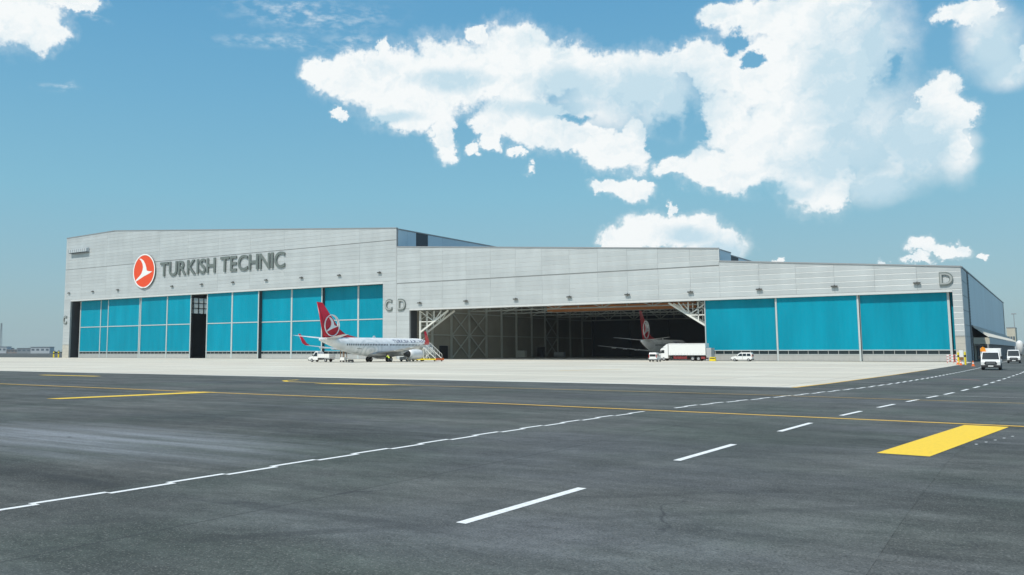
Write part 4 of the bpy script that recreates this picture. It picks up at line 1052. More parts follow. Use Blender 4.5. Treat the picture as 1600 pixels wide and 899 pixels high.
    for dx in (-.24, .24):
        b = MB(); b.tube((dx-.1, 15.6, .36), (dx+.1, 15.6, .36), .36, 16); b.build('tyre', M['dark'], g)
    b = MB()
    for sx in (-1, 1):
        for fa, fb in ((18.2, 17.7), (17.65, 17.1), (17.05, 16.5)):
            b.add([(sx*(fus_x(fa, 3.35)+.02), fa, 3.35), (sx*(fus_x(fb, 3.4)+.02), fb, 3.4), (sx*(fus_x(fb, 4.0)+.02), fb, 4.0), (sx*(fus_x(fa, 3.85)+.02), fa, 3.85)], [(0, 1, 2, 3)])
    b.build('cockpit_glass', M['glass'], fu, fix=False)
    b = MB(); b.prism([(0, -1, 5.2), (0, -2.2, 5.2), (0, -2.0, 5.65), (0, -1.6, 5.7)], (.05, 0, 0)); b.build('antenna', M['air_w'], fu)
    return t
pl = make_aircraft('white airliner with red tail fin parked outdoors, nose towards the pier between the two hangars')
pl2 = copy_tree(pl)
pl2['label'] = 'white airliner in shadow inside the open hangar, seen from its tail, nose pointing in'
pl.location = (-121.4, 153.8, 0.01); pl.rotation_euler = (0, 0, R(-2.0))
pl2.location = (-85.3, 231.8, 0.015); pl2.rotation_euler = (0, 0, R(2.5))
for w_ in [c for c in pl2.children if c.name.startswith('wing')]:
    for c in list(w_.children):
        if c.name.startswith('winglet'): bpy.data.objects.remove(c)

# ------------------------------------------------------------ vehicles (forward is +Y, origin on the ground)
def wheel(parent, x, y, r, w, rim='rim'):
    b = MB(); b.smooth = True; s = 1 if x > 0 else -1; n = 20
    b.loft([[(x+q, y+rr*math.cos(2*math.pi*i/n), r+rr*math.sin(2*math.pi*i/n)) for i in range(n)] for q, rr in ((-w/2, r*.72), (-w/2, r*.93), (-w*.3, r), (w*.3, r), (w/2, r*.93), (w/2, r*.72))])
    o = b.build('wheel', M['dark'], parent)
    b = MB(); b.tube((x+s*(w/2-.04), y, r), (x+s*(w/2+.01), y, r), r*.6, 14); b.tube((x+s*(w/2+.0), y, r), (x+s*(w/2+.04), y, r), r*.2, 8); b.build('rim', M[rim], o)
def body(parent, prof, wid, name='body', m='white', bevel=.06):
    """prof: side silhouette [(y, z)], wid: function of height giving half width"""
    b = MB(); n = len(prof)
    vs = [(-wid(z), y, z) for y, z in prof] + [(wid(z), y, z) for y, z in prof]
    b.add(vs, [tuple(range(n)), tuple(range(2*n-1, n-1, -1))] + [(i, i+n, (i+1) % n+n, (i+1) % n) for i in range(n)])
    return b.build(name, M[m], parent, bevel=bevel)
def side_glass(parent, pts, wid, name='side_window', m='glass'):
    for s in (-1, 1):
        b = MB(); b.prism([(s*(wid(z)+.012), y, z) for y, z in pts], (-s*.05, 0, 0)); b.build(name, M[m], parent)
def cross_glass(parent, y0, z0, y1, z1, w0, w1, name='windscreen', m='glass', off=.015):
    d = Vector((0, z1-z0, -(y1-y0))).normalized(); 
    s = off if True else 0
    pts = [(-w0, y0, z0), (w0, y0, z0), (w1, y1, z1), (-w1, y1, z1)]
    nv = (Vector(pts[1])-Vector(pts[0])).cross(Vector(pts[3])-Vector(pts[0])).normalized()
    if (nv.y > 0) != (y0 > 0 if abs(y0) > .01 else True): nv = -nv
    b = MB(); b.prism([Vector(p)+nv*off for p in pts], -nv*.04); return b.build(name, M[m], parent)

def slope_glass(parent, A, B_, t0, t1, w0, w1, name='windscreen'):
    """pane on the sloping profile edge A-B between fractions t0 and t1"""
    A = Vector((0, *A)); B_ = Vector((0, *B_)); p = A.lerp(B_, t0); q = A.lerp(B_, t1)
    d = (q-p).normalized(); nv = Vector((0, d.z, -d.y))
    if nv.z < 0: nv = -nv
    pts = [p+Vector((-w0, 0, 0)), p+Vector((w0, 0, 0)), q+Vector((w1, 0, 0)), q+Vector((-w1, 0, 0))]
    b = MB(); b.prism([v+nv*.015 for v in pts], -nv*.04); return b.build(name, M['glass'], parent)

def make_chassis_van(label, box=True, group=None, L=5.6):
    """forward-control style light van: short nose, tall cab; optional box body"""
    t = thing('light_truck' if box else 'cargo_van', label, 'truck' if box else 'van', (0, 0, 0), 0, group)
    F = L/2
    wid = lambda z: .98 if z < 1.15 else .98-(z-1.15)*.13
    zr = 2.15 if box else 2.35
    if box: prof = [(F, .45), (F+.03, .95), (F-.18, 1.12), (F-.70, 1.20), (F-1.20, zr-.06), (F-1.65, zr), (F-2.4, zr), (F-2.4, .45)]
    else: prof = [(F, .45), (F+.03, .95), (F-.18, 1.12), (F-.70, 1.20), (F-1.25, zr-.08), (F-1.8, zr), (-F+.1, zr), (-F, zr-.25), (-F, .45)]
    body(t, prof, wid, 'cab' if box else 'body')
    slope_glass(t, (F-.70, 1.20), (F-1.20, zr-.06) if box else (F-1.25, zr-.08), .03, .93, .88, .78)
    side_glass(t, [(F-1.10, 1.30), (F-1.50, zr-.22), (F-2.25, zr-.22), (F-2.25, 1.30)], wid)
    b = MB(); b.box(-.98, .98, F-.35, F+.09, .28, .58); bu = b.build('bumper', M['black'], t, bevel=.05)
    b = MB(); b.box(-.26, .26, F+.09, F+.10, .40, .52); b.build('number_plate', M['logo_w'], bu)
    b = MB()
    pts = [(-.58, .62), (.58, .62), (.64, .80), (.50, 1.0), (-.50, 1.0), (-.64, .80)]
    b.prism([(x, F+.06, z) for x, z in pts], (0, -.06, 0)); gr = b.build('grille', M['black'], t)
    for z in (.74, .81, .88):
        b = MB(); b.box(-.46, .46, F+.06, F+.075, z-.012, z+.012); b.build('grille_bar', M['rim'], gr)
    for s in (-1, 1):
        b = MB(); b.prism([(s*.62, F+.04, .82), (s*.93, F-.02, .84), (s*.93, F-.09, 1.06), (s*.66, F-.03, .97)], (0, -.07, 0)); h = b.build('headlight', M['hlight'], t)
        b = MB(); b.box(s*1.0, s*1.22, F-1.25, F-1.13, 1.28, 1.62); b.bar((s*.94, F-1.2, 1.4), (s*1.05, F-1.2, 1.45), .05); b.build('mirror', M['black'], t, bevel=.02)
        b = MB(); b.box(s*.985, s*1.0, F-1.33, F-1.30, .6, 1.3); b.build('door_gap', M['black'], t)
    b = MB(); b.box(-.9, .9, -F+.2, F-.3, .35, .5); b.build('chassis', M['chassis'], t)
    if box:
        b = MB(); b.box(-1.05, 1.05, -F-.2, F-2.5, .85, 2.55); bx = b.build('box_body', M['white'], t, bevel=.03)
        for i in range(5):
            y = -F+.3+i*(L-3)/5
            for s in (-1, 1):
                b = MB(); b.box(s*1.05, s*1.065, y, y+.03, .9, 2.5); b.build('box_seam', M['air_g'], bx)
        b = MB(); b.prism([(1.05, F-2.3, 2.15), (.45, F-2.3, 2.15), (.55, F-2.3, 2.6), (.8, F-2.3, 2.74), (1.02, F-2.3, 2.5)], (0, -.19, 0)); b.build('beacon_frame', M['amber'], t)
    for y in (F-.95, -F+.95):
        for s in (-1, 1): wheel(t, s*.86, y, .36, .26)
        if y > 0:
            pass
    return t
va = make_chassis_van('white light box truck with orange roof equipment, nearest vehicle on the service road')
va.location = (-6.12, 126.4, .02); va.rotation_euler = (0, 0, R(181))
vb = make_chassis_van('white panel van farther back on the service road, right of the box truck', box=False)
vb.location = (-5.75, 190.0, .02); vb.rotation_euler = (0, 0, R(181))

def make_car(label, name='small_van', cat='van', L=4.4, H=1.85, paneled=True, gl=True):
    t = thing(name, label, cat, (0, 0, 0)); F = L/2
    wid = lambda z: .86 if z < 1.0 else .86-(z-1.0)*.14
    prof = [(F, .35), (F, .75), (F-.25, .95), (F-1.05, 1.10), (F-1.75, H-.12), (F-2.1, H), (-F+.15, H), (-F, H-.35), (-F-.02, .35)]
    body(t, prof, wid, bevel=.07)
    slope_glass(t, (F-1.05, 1.10), (F-1.75, H-.12), .06, .92, .74, .66)
    side_glass(t, [(F-1.42, 1.12), (F-1.88, H-.20), (F-2.35, H-.20), (F-2.35, 1.12)], wid)
    side_glass(t, [(F-2.50, 1.12), (F-2.50, H-.20), (F-3.2, H-.20), (F-3.2, 1.12)], wid)
    side_glass(t, [(F-3.35, 1.12), (F-3.35, H-.20), (-F+.35, H-.20), (-F+.25, 1.12)], wid)
    b = MB(); b.box(-.62, .62, -F-.03, -F+.05, 1.08, H-.32); b.build('rear_window', M['glass'], t)
    b = MB(); b.box(-.86, .86, F-.2, F+.06, .28, .5); b.build('front_bumper', M['black'], t, bevel=.03)
    b = MB(); b.box(-.86, .86, -F-.08, -F+.2, .28, .52); rb = b.build('rear_bumper', M['black'], t, bevel=.03)
    b = MB(); b.box(-.24, .24, -F-.05, -F+.0, .78, .9); b.build('number_plate', M['logo_w'], t)
    b = MB(); b.box(-.45, .45, F-.02, F+.03, .56, .72); b.build('grille', M['black'], t)
    for s in (-1, 1):
        b = MB(); b.box(s*.70, s*.84, -F-.04, -F+.06, .85, 1.45); b.build('tail_light', M['tlight'], t)
        b = MB(); b.prism([(s*.5, F+.02, .62), (s*.84, F-.03, .62), (s*.84, F-.12, .84), (s*.55, F-.02, .78)], (0, -.08, 0)); b.build('headlight', M['hlight'], t)
        b = MB(); b.box(s*.88, s*1.04, F-1.35, F-1.25, 1.1, 1.28); b.build('mirror', M['black'], t)
        b = MB(); b.box(s*.862, s*.872, F-2.44, F-2.41, .45, 1.6); b.build('door_gap', M['black'], t)
        for y in (F-.8, -F+.75): wheel(t, s*.76, y, .32, .22)
    return t
c1 = make_car('small white van facing left in front of the teal door beside the box truck')
c1.location = (-55.0, 196.0, .02); c1.rotation_euler = (0, 0, R(93))
c2 = make_car('small white van seen from behind, in front of the big white truck cab', L=4.3, H=1.9)
c2.location = (-69.2, 182.0, .02); c2.rotation_euler = (0, 0, R(8))

# flat-bed utility truck under the airliner's tail
fb = thing('utility_truck', 'white drop-side utility truck parked facing left below the airliner tail', 'truck', (0, 0, 0))
wid = lambda z: .95 if z < 1.1 else .95-(z-1.1)*.12
body(fb, [(3.0, .42), (3.0, .9), (2.7, 1.08), (1.9, 1.25), (1.25, 2.2), (1.0, 2.28), (.35, 2.28), (.35, .42)], wid, 'cab')
slope_glass(fb, (1.9, 1.25), (1.25, 2.2), .06, .9, .80, .74)
side_glass(fb, [(1.6, 1.25), (1.12, 2.08), (.5, 2.08), (.5, 1.25)], wid)
b = MB(); b.box(-.9, .9, -2.9, 2.6, .5, .68); b.build('chassis', M['chassis'], fb)
b = MB(); b.box(-1.02, 1.02, -3.0, .25, .85, .95); b.build('bed', M['air_g'], fb)
for s in (-1, 1):
    b = MB(); b.box(s*.98, s*1.03, -3.0, .25, .95, 1.75)
    for i in range(6): b.box(s*1.03, s*1.06, -2.95+i*.62, -2.88+i*.62, .9, 1.75)
    b.build('drop_side', M['white'], fb)
b = MB(); b.box(-1.02, 1.02, -3.04, -3.0, .95, 1.75); b.build('tailboard', M['white'], fb)
b = MB(); b.box(-1.02, 1.02, .25, .3, .95, 2.1); b.build('headboard', M['white'], fb)
b = MB(); b.box(-.95, .95, 2.7, 3.08, .3, .55); b.build('bumper', M['black'], fb, bevel=.03)
for s in (-1, 1):
    b = MB(); b.box(s*.6, s*.9, 2.92, 3.03, .68, .85); b.build('headlight', M['hlight'], fb)
    b = MB(); b.box(s*1.0, s*1.18, 1.55, 1.65, 1.3, 1.6); b.build('mirror', M['black'], fb)
    for y in (2.0, -1.9): wheel(fb, s*.84, y, .38, .26)
fb.location = (-131.2, 146.0, .02); fb.rotation_euler = (0, 0, R(91))

# large truck with curtain-sided box
tr = thing('box_truck', 'large white box truck with maroon side guard parked facing left at the open hangar door', 'truck', (0, 0, 0))
wid = lambda z: 1.22
body(tr, [(5.3, .55), (5.35, 1.2), (5.25, 1.75), (5.0, 2.65), (4.75, 2.85), (3.35, 3.0), (3.25, 3.0), (3.25, .55)], wid, 'cab', bevel=.08)
slope_glass(tr, (5.25, 1.75), (5.0, 2.65), .08, .9, 1.08, 1.04)
side_glass(tr, [(4.95, 1.72), (4.78, 2.42), (4.1, 2.42), (4.1, 1.72)], wid)
b = MB(); b.prism([(-1.1, 4.6, 2.98), (-1.1, 3.3, 2.98), (-1.1, 3.3, 3.85), (-1.1, 3.5, 3.8)], (2.2, 0, 0)); b.build('wind_deflector', M['white'], tr, bevel=.04)
b = MB(); b.box(-1.25, 1.25, -5.35, 3.1, 1.25, 3.92); bx = b.build('box_body', M['white'], tr, bevel=.03)
for i in range(13):
    for s in (-1, 1):
        b = MB(); b.box(s*1.25, s*1.262, -5.2+i*.66, -5.17+i*.66, 1.3, 1.8); b.build('curtain_strap', M['air_g'], bx)
for s in (-1, 1):
    b = MB(); b.box(s*1.25, s*1.27, -5.35, 3.1, 3.75, 3.82); b.box(s*1.25, s*1.27, -5.35, 3.1, 1.25, 1.32); b.build('side_rail', M['air_g'], bx)
b = MB(); b.box(-.45, .45, -5.3, 5.0, .75, 1.05); b.build('chassis', M['chassis'], tr)
b = MB(); b.box(-1.2, 1.2, -6.6, -5.5, .75, 2.9); b.build('tail_lift', M['air_g'], tr)
for s in (-1, 1):
    b = MB(); b.box(s*1.15, s*1.2, -1.1, 2.0, .45, .62); b.box(s*1.15, s*1.2, -1.1, 2.0, .72, .95)
    for y in (-1.0, .4, 1.8): b.box(s*1.1, s*1.15, y, y+.08, .45, 1.2)
    b.build('side_guard', M['maroon'], tr)
    b = MB(); b.box(s*1.15, s*1.2, -5.2, -4.3, .45, .95); b.build('rear_guard', M['maroon'], tr)
    b = MB(); b.box(s*1.26, s*1.5, 4.95, 5.1, 1.7, 2.4); b.build('mirror', M['black'], tr)
    for y in (4.3, -2.4, -3.7): wheel(tr, s*1.05, y, .50, .32)
b = MB(); b.box(-1.2, 1.2, 5.2, 5.45, .35, .75); b.build('bumper', M['white'], tr, bevel=.04)
b = MB(); b.box(-.9, .9, 5.3, 5.38, .85, 1.5); b.build('grille', M['black'], tr)
tr.location = (-68.6, 198.3, .02); tr.rotation_euler = (0, 0, R(90))

# mobile access stairs near the nose
st = thing('access_stairs', 'silver mobile access stairs with yellow base frame beside the nose of the outdoor airliner', 'stairs', (-117.0, 166, .01))
b = MB(); b.box(-4.2, 3.4, -1.6, -1.3, .32, .62); b.box(-4.2, 3.4, 1.3, 1.6, .32, .62)
for x in (-4.2, -1.6, 1.0, 3.1): b.box(x, x+.25, -1.3, 1.3, .32, .60)
b.build('base_frame', M['yellow'], st)
for i in range(10):
    x = 2.9-i*.30; z = .62+i*.26
    b = MB(); b.box(x-.16, x+.16, -1.1, 1.1, z, z+.05); b.build('step', M['galv'], st)
b = MB(); b.box(-3.6, -.1, -1.3, 1.3, 3.2, 3.3); b.build('platform', M['galv'], st)
for yv in (-1.25, 1.25):
    b = MB(); b.bar((3.2, yv, .6), (-.1, yv, 3.2), .14); b.build('stringer', M['steel_w'], st)
    b = MB(); b.bar((3.2, yv, 1.6), (-.1, yv, 4.2), .07); b.bar((-.1, yv, 4.2), (-3.6, yv, 4.2), .07); b.bar((-.1, yv, 3.75), (-3.6, yv, 3.75), .05)
    for i in range(6): b.bar((3.2-i*.66, yv, .6+i*.52), (3.2-i*.66, yv, 1.6+i*.52), .05)
    for i in range(5): b.bar((-.1-i*.87, yv, 3.2), (-.1-i*.87, yv, 4.2), .05)
    b.build('handrail', M['steel_w'], st)
    for x0, x1 in ((-3.6, -1.8), (-1.8, -.1), (-.1, 1.6)):
        z1 = 3.2 if x1 < 0.5 else 1.8
        b = MB(); b.bar((x0, yv, .6), (x1, yv, z1), .09); b.build('brace', M['steel_w'], st)
        b = MB(); b.bar((x1, yv, .6), (x0, yv, 3.2), .09); b.build('brace', M['steel_w'], st)
    for x in (-3.6, -1.8, -.1):
        b = MB(); b.box(x-.06, x+.06, yv-.06, yv+.06, .6, 3.2); b.build('upright', M['steel_w'], st)
for x in (-3.9, 3.0):
    for yv in (-1.4, 1.4): wheel(st, yv*0+ (x), yv, .26, .16)
b = MB(); b.box(3.4, 3.5, -1.6, 1.6, .25, .75); b.build('end_board', M['orange_p'], st)
# tow tractor at the nose gear
tt = thing('tow_tractor', 'low dark tow tractor under the airliner nose, left of the access stairs', 'tractor', (-120.6, 163.2, .01))
b = MB(); b.prism([(-.9, -1.8, .35), (-.9, -1.8, 1.0), (-.9, -.3, 1.05), (-.9, .3, 1.3), (-.9, 1.7, 1.3), (-.9, 1.8, .35)], (1.8, 0, 0)); b.build('body', M['air_g'], tt, bevel=.06)
b = MB(); b.box(-.7, .7, -.2, 1.2, 1.32, 1.7); b.build('cab_glass', M['glass'], tt, bevel=.05)
for y in (-1.2, 1.2):
    for s in (-1, 1): wheel(tt, s*.8, y, .36, .26)
# ground power cart below the tail
gp_ = thing('ground_cart', 'small service cart with brown posts behind the utility truck, under the airliner tail', 'cart', (-126.3, 147.6, .01))
b = MB(); b.box(-.6, .6, -.5, .5, .35, 1.0); b.build('cart_body', M['white'], gp_, bevel=.04)
for x in (-.55, .45):
    for yv in (-.45, .4):
        b = MB(); b.box(x, x+.12, yv, yv+.1, 1.0, 2.5); b.build('post', M['brown'], gp_)
b = MB(); b.box(-.6, .6, -.5, .5, 2.5, 2.58); b.build('top_board', M['brown'], gp_)
b = MB(); b.bar((.6, 0, .4), (2.0, 0, .25), .08); b.build('tow_bar', M['black'], gp_)
for x in (-.45, .45):
    for yv in (-.4, .4):
        b = MB(); b.tube((x, yv-.06, .18), (x, yv+.06, .18), .18, 12); b.build('wheel', M['dark'], gp_)
ck = thing('wheel_chock_cart', 'black rubber chocks on a low trolley right of the service cart', 'trolley', (-124.4, 147.8, .01))
b = MB(); b.box(-.7, .7, -.3, .3, .16, .24); b.build('deck', M['galv'], ck)
for x in (-.45, .0, .45):
    b = MB(); b.prism([(x-.18, -.25, .24), (x+.18, -.25, .24), (x+.05, -.25, .55), (x-.05, -.25, .55)], (0, .5, 0)); b.build('chock', M['dark'], ck)
for x in (-.5, .5):
    b = MB(); b.tube((x, -.3, .12), (x, .3, .12), .12, 10); b.build('wheel', M['dark'], ck)

# ------------------------------------------------------------ person in hi-vis
def make_person(label, loc, rz, bend=0.25):
    t = thing('person', label, 'person', loc, rz)
    J = {'pelvis': (0, 0, .92), 'waist': (0, .05, 1.08), 'chest': (0, .10+bend*.4, 1.32), 'neck': (0, .14+bend*.6, 1.48), 'head': (0, .17+bend*.75, 1.60), 'crown': (0, .18+bend*.75, 1.72)}
    E = [('pelvis', 'waist'), ('waist', 'chest'), ('chest', 'neck'), ('neck', 'head'), ('head', 'crown')]
    rad = {'pelvis': (.15, .12), 'waist': (.14, .11), 'chest': (.17, .12), 'neck': (.055, .055), 'head': (.085, .10), 'crown': (.06, .07)}
    for s, n_ in ((-1, 'L'), (1, 'R')):
        sy = .12*s
        J['hip'+n_] = (s*.10, 0, .86); J['knee'+n_] = (s*.12, .05+sy, .48); J['ankle'+n_] = (s*.12, -.02+sy, .09); J['toe'+n_] = (s*.13, .14+sy, .04)
        J['sh'+n_] = (s*.20, .12+bend*.45, 1.40); J['elb'+n_] = (s*.26, .22+bend*.6, 1.14); J['wr'+n_] = (s*.20, .45+bend*.5, 1.08); J['hand'+n_] = (s*.18, .55+bend*.5, 1.08)
        E += [('pelvis', 'hip'+n_), ('hip'+n_, 'knee'+n_), ('knee'+n_, 'ankle'+n_), ('ankle'+n_, 'toe'+n_), ('chest', 'sh'+n_), ('sh'+n_, 'elb'+n_), ('elb'+n_, 'wr'+n_), ('wr'+n_, 'hand'+n_)]
        rad.update({'hip'+n_: (.095, .095), 'knee'+n_: (.06, .06), 'ankle'+n_: (.04, .045), 'toe'+n_: (.045, .03), 'sh'+n_: (.06, .06), 'elb'+n_: (.042, .042), 'wr'+n_: (.03, .03), 'hand'+n_: (.035, .02)})
    names = list(J); idx = {k: i for i, k in enumerate(names)}
    me = bpy.data.meshes.new('body'); me.from_pydata([J[k] for k in names], [(idx[a], idx[b_]) for a, b_ in E], [])
    o = link_mesh('body', me, t)
    sk = o.modifiers.new('skin', 'SKIN')
    for i, k in enumerate(names):
        sv = me.skin_vertices[0].data[i] if me.skin_vertices else None
        if sv: sv.radius = rad[k]; sv.use_root = (k == 'pelvis')
    o.modifiers.new('sub', 'SUBSURF').levels = 1; o.modifiers['sub'].render_levels = 1
    bpy.context.view_layer.update()
    m2 = bpy.data.meshes.new_from_object(o.evaluated_get(bpy.context.evaluated_depsgraph_get())); o.modifiers.clear(); o.data = m2
    m2.materials.clear(); m2.materials.append(M['skin']); m2.materials.append(M['cloth'])
    for p in m2.polygons: p.use_smooth = True; p.material_index = 1 if p.center.z < 1.0 else 0
    b = MB(); b.smooth = True
    ctr = lambda z: .05 + (z-1.0)*(.10+bend*.4)/.35
    b.loft([[(w*math.cos(a*math.pi/8), ctr(z)+d*math.sin(a*math.pi/8), z) for a in range(16)] for z, w, d in ((.88, .20, .16), (1.05, .19, .15), (1.3, .23, .16), (1.43, .20, .13), (1.47, .09, .08))], cap=False); b.build('hi_vis_vest', M['hivis'], t)
    for s in (-1, 1):
        b = MB(); b.tube((s*.20, .12+bend*.45, 1.41), (s*.26, .22+bend*.6, 1.15), .075, 10, .06); b.tube((s*.26, .22+bend*.6, 1.15), (s*.21, .42+bend*.52, 1.09), .058, 10, .045); b.build('sleeve', M['hivis'], t)
    hx, hy, hz = J['head']
    b = MB(); b.smooth = True; b.loft([[(w*math.cos(a*math.pi/6), hy-.015+w*math.sin(a*math.pi/6), z) for a in range(12)] for z, w in ((1.62, .112), (1.68, .115), (1.75, .095), (1.79, .04))]); b.build('hair', M['hair'], t)
    return t
make_person('person in yellow hi-vis vest standing at the right main wheels of the outdoor airliner', (-115.9, 150.3, .01), R(70), .5)

# ------------------------------------------------------------ corner bollards, barriers and cones
def bollard(x, y, label, h=1.15, r=.13, m='yellow'):
    t = thing('bollard', label, 'bollard', (x, y, .01), 0, 'yellow bollards at the hangar corners')
    b = MB(); b.smooth = False; b.tube((0, 0, 0), (0, 0, h), r, 12); b.tube((0, 0, h), (0, 0, h+.06), r, 12, r*.5); b.build('post', M[m], t)
    b = MB(); b.tube((0, 0, h*.62), (0, 0, h*.78), r+.006, 12); b.build('band', M['dark'], t)
    b = MB(); b.box(-.22, .22, -.22, .22, 0, .03); b.build('base_plate', M['galv'], t)
    return t
bollard(-12.95, 172.0, 'yellow bollard left of the white post at the right corner pier of the lower hangar', 1.9, .14)
bollard(-11.35, 163.0, 'yellow bollard nearest the road at the right corner pier of the lower hangar', 2.0, .14)
bollard(-318.6, 199.8, 'yellow bollard at the far left corner of the taller hangar, the outer one', 2.3, .26)
bollard(-315.4, 199.8, 'yellow bollard in front of the far left pier of the taller hangar', 2.3, .26)
gh = thing('gate_post', 'white post with dark box standing between yellow bollards at the right corner pier', 'post', (-12.2, 168.0, .01))
b = MB(); b.box(-.28, .28, -.2, .2, 0, 2.3); b.build('post', M['white'], gh, bevel=.03)
b = MB(); b.box(-.30, .30, -.42, -.2, .75, 1.2); b.build('control_box', M['brown'], gh)
gf = thing('striped_barrier', 'low red and white striped barrier in front of the right corner pier', 'barrier', (-14.6, 184.0, .01))
b = MB()
for x in (-1.0, 0, 1.0): b.box(x-.04, x+.04, -.04, .04, 0, 1.5)
b.build('upright', M['redw'], gf)
for z in (.4, .9, 1.4):
    for i in range(6):
        b = MB(); b.box(-1.05+i*.35, -.70+i*.35, -.05, -.02, z-.07, z+.07); b.build('stripe', M['redw' if i % 2 else 'logo_w'], gf)
yb_ = thing('yellow_barrier', 'small yellow barrier block behind the rear of the white box truck', 'barrier', (-61.2, 195.5, .01))
b = MB(); b.prism([(-.7, -.3, 0), (.7, -.3, 0), (.6, -.3, .9), (-.6, -.3, .9)], (0, .6, 0)); b.build('block', M['yellow'], yb_, bevel=.05)
b = MB(); b.box(-.55, .55, -.33, -.3, .55, .72); b.build('stripe', M['dark'], yb_)
def cone(x, y, label, s=1.0):
    t = thing('traffic_cone', label, 'traffic cone', (x, y, .01), 0, 'orange cones by the corner pier')
    b = MB(); b.smooth = False
    b.tube((0, 0, .03), (0, 0, .78*s), .19*s, 14, .035*s); b.build('cone', M['orange_p'], t)
    b = MB(); b.tube((0, 0, .38*s), (0, 0, .52*s), .124*s, 14, .096*s); b.build('reflective_band', M['logo_w'], t)
    b = MB(); b.box(-.26*s, .26*s, -.26*s, .26*s, 0, .04); b.build('base', M['orange_p'], t, bevel=.01)
cone(-9.6, 151.5, 'orange cone nearest the approaching box truck', 1.0)
cone(-11.8, 160.5, 'orange cone below the yellow bollards, rightmost of the pair beside the apron edge', .95)
cone(-12.75, 167.5, 'orange cone at the end of the apron edge, leftmost of all cones', .95)

# ------------------------------------------------------------ beyond the hangar, right
fbld = thing('far_building', 'pale beige block rising above the annex roof at the far right', 'building', (-13, 420, 0))
b = MB(); b.box(-1.6, 1.5, 0, 20, 0, 5.6); b.build('lower_wall', M['sidegrey'], fbld)
b = MB(); b.box(-1.5, 1.4, .1, 18, 5.6, 10.9); b.build('upper_wall', M['beige'], fbld)
b = MB(); b.box(-1.6, 1.5, 0, 18.2, 10.9, 11.2); b.build('roof', M['coping'], fbld)
for i in range(3):
    b = MB(); b.box(-1.2+i*.85, -.6+i*.85, -.03, .1, 6.3, 7.6); b.build('window', M['far_win'], fbld)
fb2 = thing('far_building', 'low grey flat roofed building ending the service road at the far right', 'building', (-6.0, 470, 0))
b = MB(); b.box(-12, 2, 0, 30, 0, 4.2); b.build('wall', M['sidegrey'], fb2)
b = MB(); b.box(-12.3, 2.3, -.5, 30, 4.2, 4.7); b.build('roof', M['coping'], fb2)
for i in range(6):
    b = MB(); b.box(-11+i*2.1, -9.6+i*2.1, -.05, .05, .8, 3.0); b.build('window', M['far_win'], fb2)
ms = thing('light_mast', 'tall thin grey mast behind the annex at the far right', 'mast', (-12.2, 436, 0))
b = MB(); b.tube((0, 0, 0), (0, 0, 17), .22, 8, .10); b.build('pole', M['coping'], ms)
b = MB(); b.box(-.9, .9, -.2, .2, 16.8, 17.2); b.build('lamp_head', M['coping'], ms)
dm = thing('storage_tank', 'white round topped tank at the far right end of the annex', 'tank', (-10.0, 400, 0))
b = MB(); b.smooth = True
b.loft([[(r_*math.cos(a*math.pi/12), r_*math.sin(a*math.pi/12), z) for a in range(24)] for z, r_ in ((0, 1.2), (4.3, 1.2), (5.1, 1.05), (5.6, .7), (5.85, .2))]); b.build('shell', M['white'], dm)
b = MB(); b.bar((1.15, -.5, 0), (1.15, -.5, 5), .08); b.bar((1.15, -.9, 0), (1.15, -.9, 5), .08); b.build('ladder', M['galv'], dm)
# ------------------------------------------------------------ far skyline on the left
rnd = random.Random(3)
def far_build(x, y, w, d, h, m, label, nw):
    t = thing('far_building', label, 'building', (x, y, 0), R(40), 'distant buildings on the left horizon')
    b = MB(); b.box(-w/2, w/2, -d/2, d/2, 0, h); b.build('wall', M[m], t)
    b = MB(); b.box(-w/2-.5, w/2+.5, -d/2-.5, d/2+.5, h, h+.7); b.build('roof', M['far_g'], t)
    for i in range(nw):
        xx = -w/2+w*(i+.5)/nw
        b = MB(); b.box(xx-w/nw*.3, xx+w/nw*.3, -d/2-.1, -d/2+.1, h*.45, h*.75); b.build('window', M['far_win'], t)
Y_ = 700
far = [(-1276, 16, 11, 'far_w', 'bright white block at the extreme left edge of the horizon', 3),
       (-1250, 26, 7, 'far_g', 'long low grey shed right of the bright white block on the left horizon', 6),
       (-1226, 12, 9, 'far_w', 'small pale tower block, third building from the left on the horizon', 2),
       (-1205, 34, 5, 'far_b', 'low brown terminal roof on the left horizon', 7),
       (-1168, 38, 5.5, 'far_b', 'second low brown roof on the left horizon, nearer the hangar', 7),
       (-1128, 30, 6.5, 'far_g', 'grey building with pale roof, on the horizon between brown roofs and hangar', 5),
       (-1096, 24, 8, 'far_w', 'pale horizon building closest to the taller hangar', 4)]
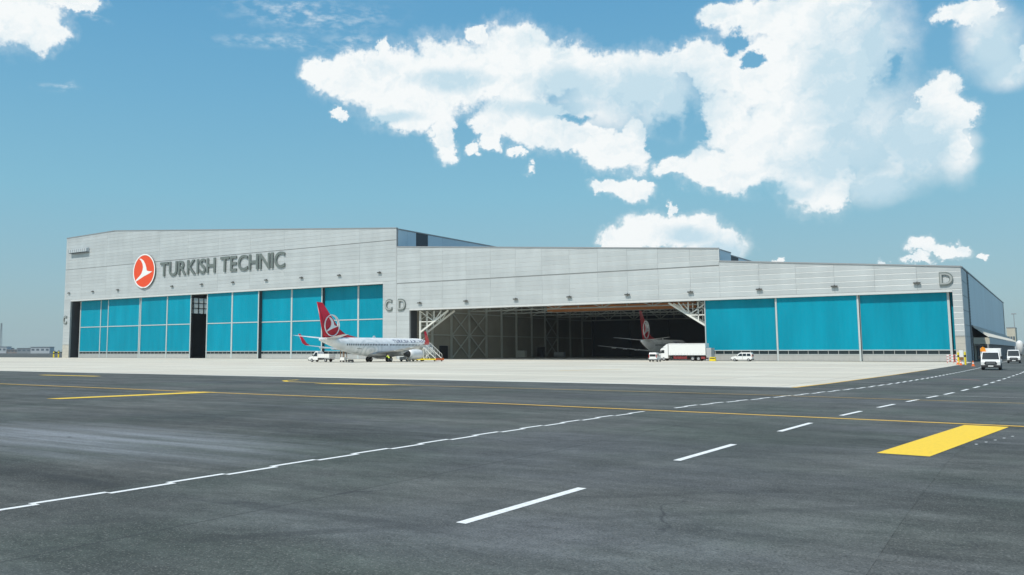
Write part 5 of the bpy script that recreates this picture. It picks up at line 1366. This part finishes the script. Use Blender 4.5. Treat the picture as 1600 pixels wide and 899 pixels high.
for x, w, h, m, lb, nw in far: far_build(x, Y_+rnd.uniform(-30, 30), w, 18, h, m, lb, nw)
mt = thing('lattice_mast', 'slender lattice mast at the far left edge behind the apron', 'mast', (-1262, 706, 0))
b = MB()
for sx, sy in ((-1, -1), (1, -1), (1, 1), (-1, 1)): b.bar((sx*1.6, sy*1.6, 0), (sx*.5, sy*.5, 44), .35)
b.build('legs', M['far_g'], mt)
b = MB()
for k in range(14):
    z = k*3.1; s0 = 1.6-1.1*z/44; s1 = 1.6-1.1*(z+3.1)/44
    b.bar((-s0, -s0, z), (s1, -s1, z+3.1), .2); b.bar((s0, -s0, z), (-s1, -s1, z+3.1), .2)
b.build('lacing', M['far_g'], mt)
# hedge-like belt of far trees: reads as one mass
b = MB(); n = 0
while n < 900:
    x = rnd.uniform(-1330, -1020); y = 735+rnd.uniform(-12, 12); z = rnd.uniform(0, 1)**1.5*4.0*(0.6+0.4*math.sin(x*.09)+0.25*math.sin(x*.31))
    s = rnd.uniform(.8, 1.8); a = rnd.uniform(0, 6.28); c_, s_ = math.cos(a)*s, math.sin(a)*s
    b.add([(x-c_, y-s_, z-s*.4), (x+c_, y+s_, z-s*.3), (x+s_*.6, y-c_*.6, z+s*.8)], [(0, 1, 2)]); n += 1
tb = b.build('far_tree_belt', M['tree'], None, fix=False); tb['kind'] = 'stuff'
tb['label'] = 'dark low line of far trees along the left horizon'; tb['category'] = 'trees'

# ------------------------------------------------------------ air
b = MB(); b.box(-2600, 900, -120, 2600, -1.2, 52)
hz = bpy.data.materials.new('haze'); hz.use_nodes = True; hn = hz.node_tree; hn.nodes.clear()
pv = hn.nodes.new('ShaderNodeVolumePrincipled'); pv.inputs['Color'].default_value = (0.90, 0.95, 1.0, 1); pv.inputs['Density'].default_value = 0.00007
oh = hn.nodes.new('ShaderNodeOutputMaterial'); hn.links.new(pv.outputs[0], oh.inputs['Volume'])
ho = b.build('haze', hz); ho['kind'] = 'stuff'; ho['label'] = 'thin pale haze over the airfield'; ho['category'] = 'haze'
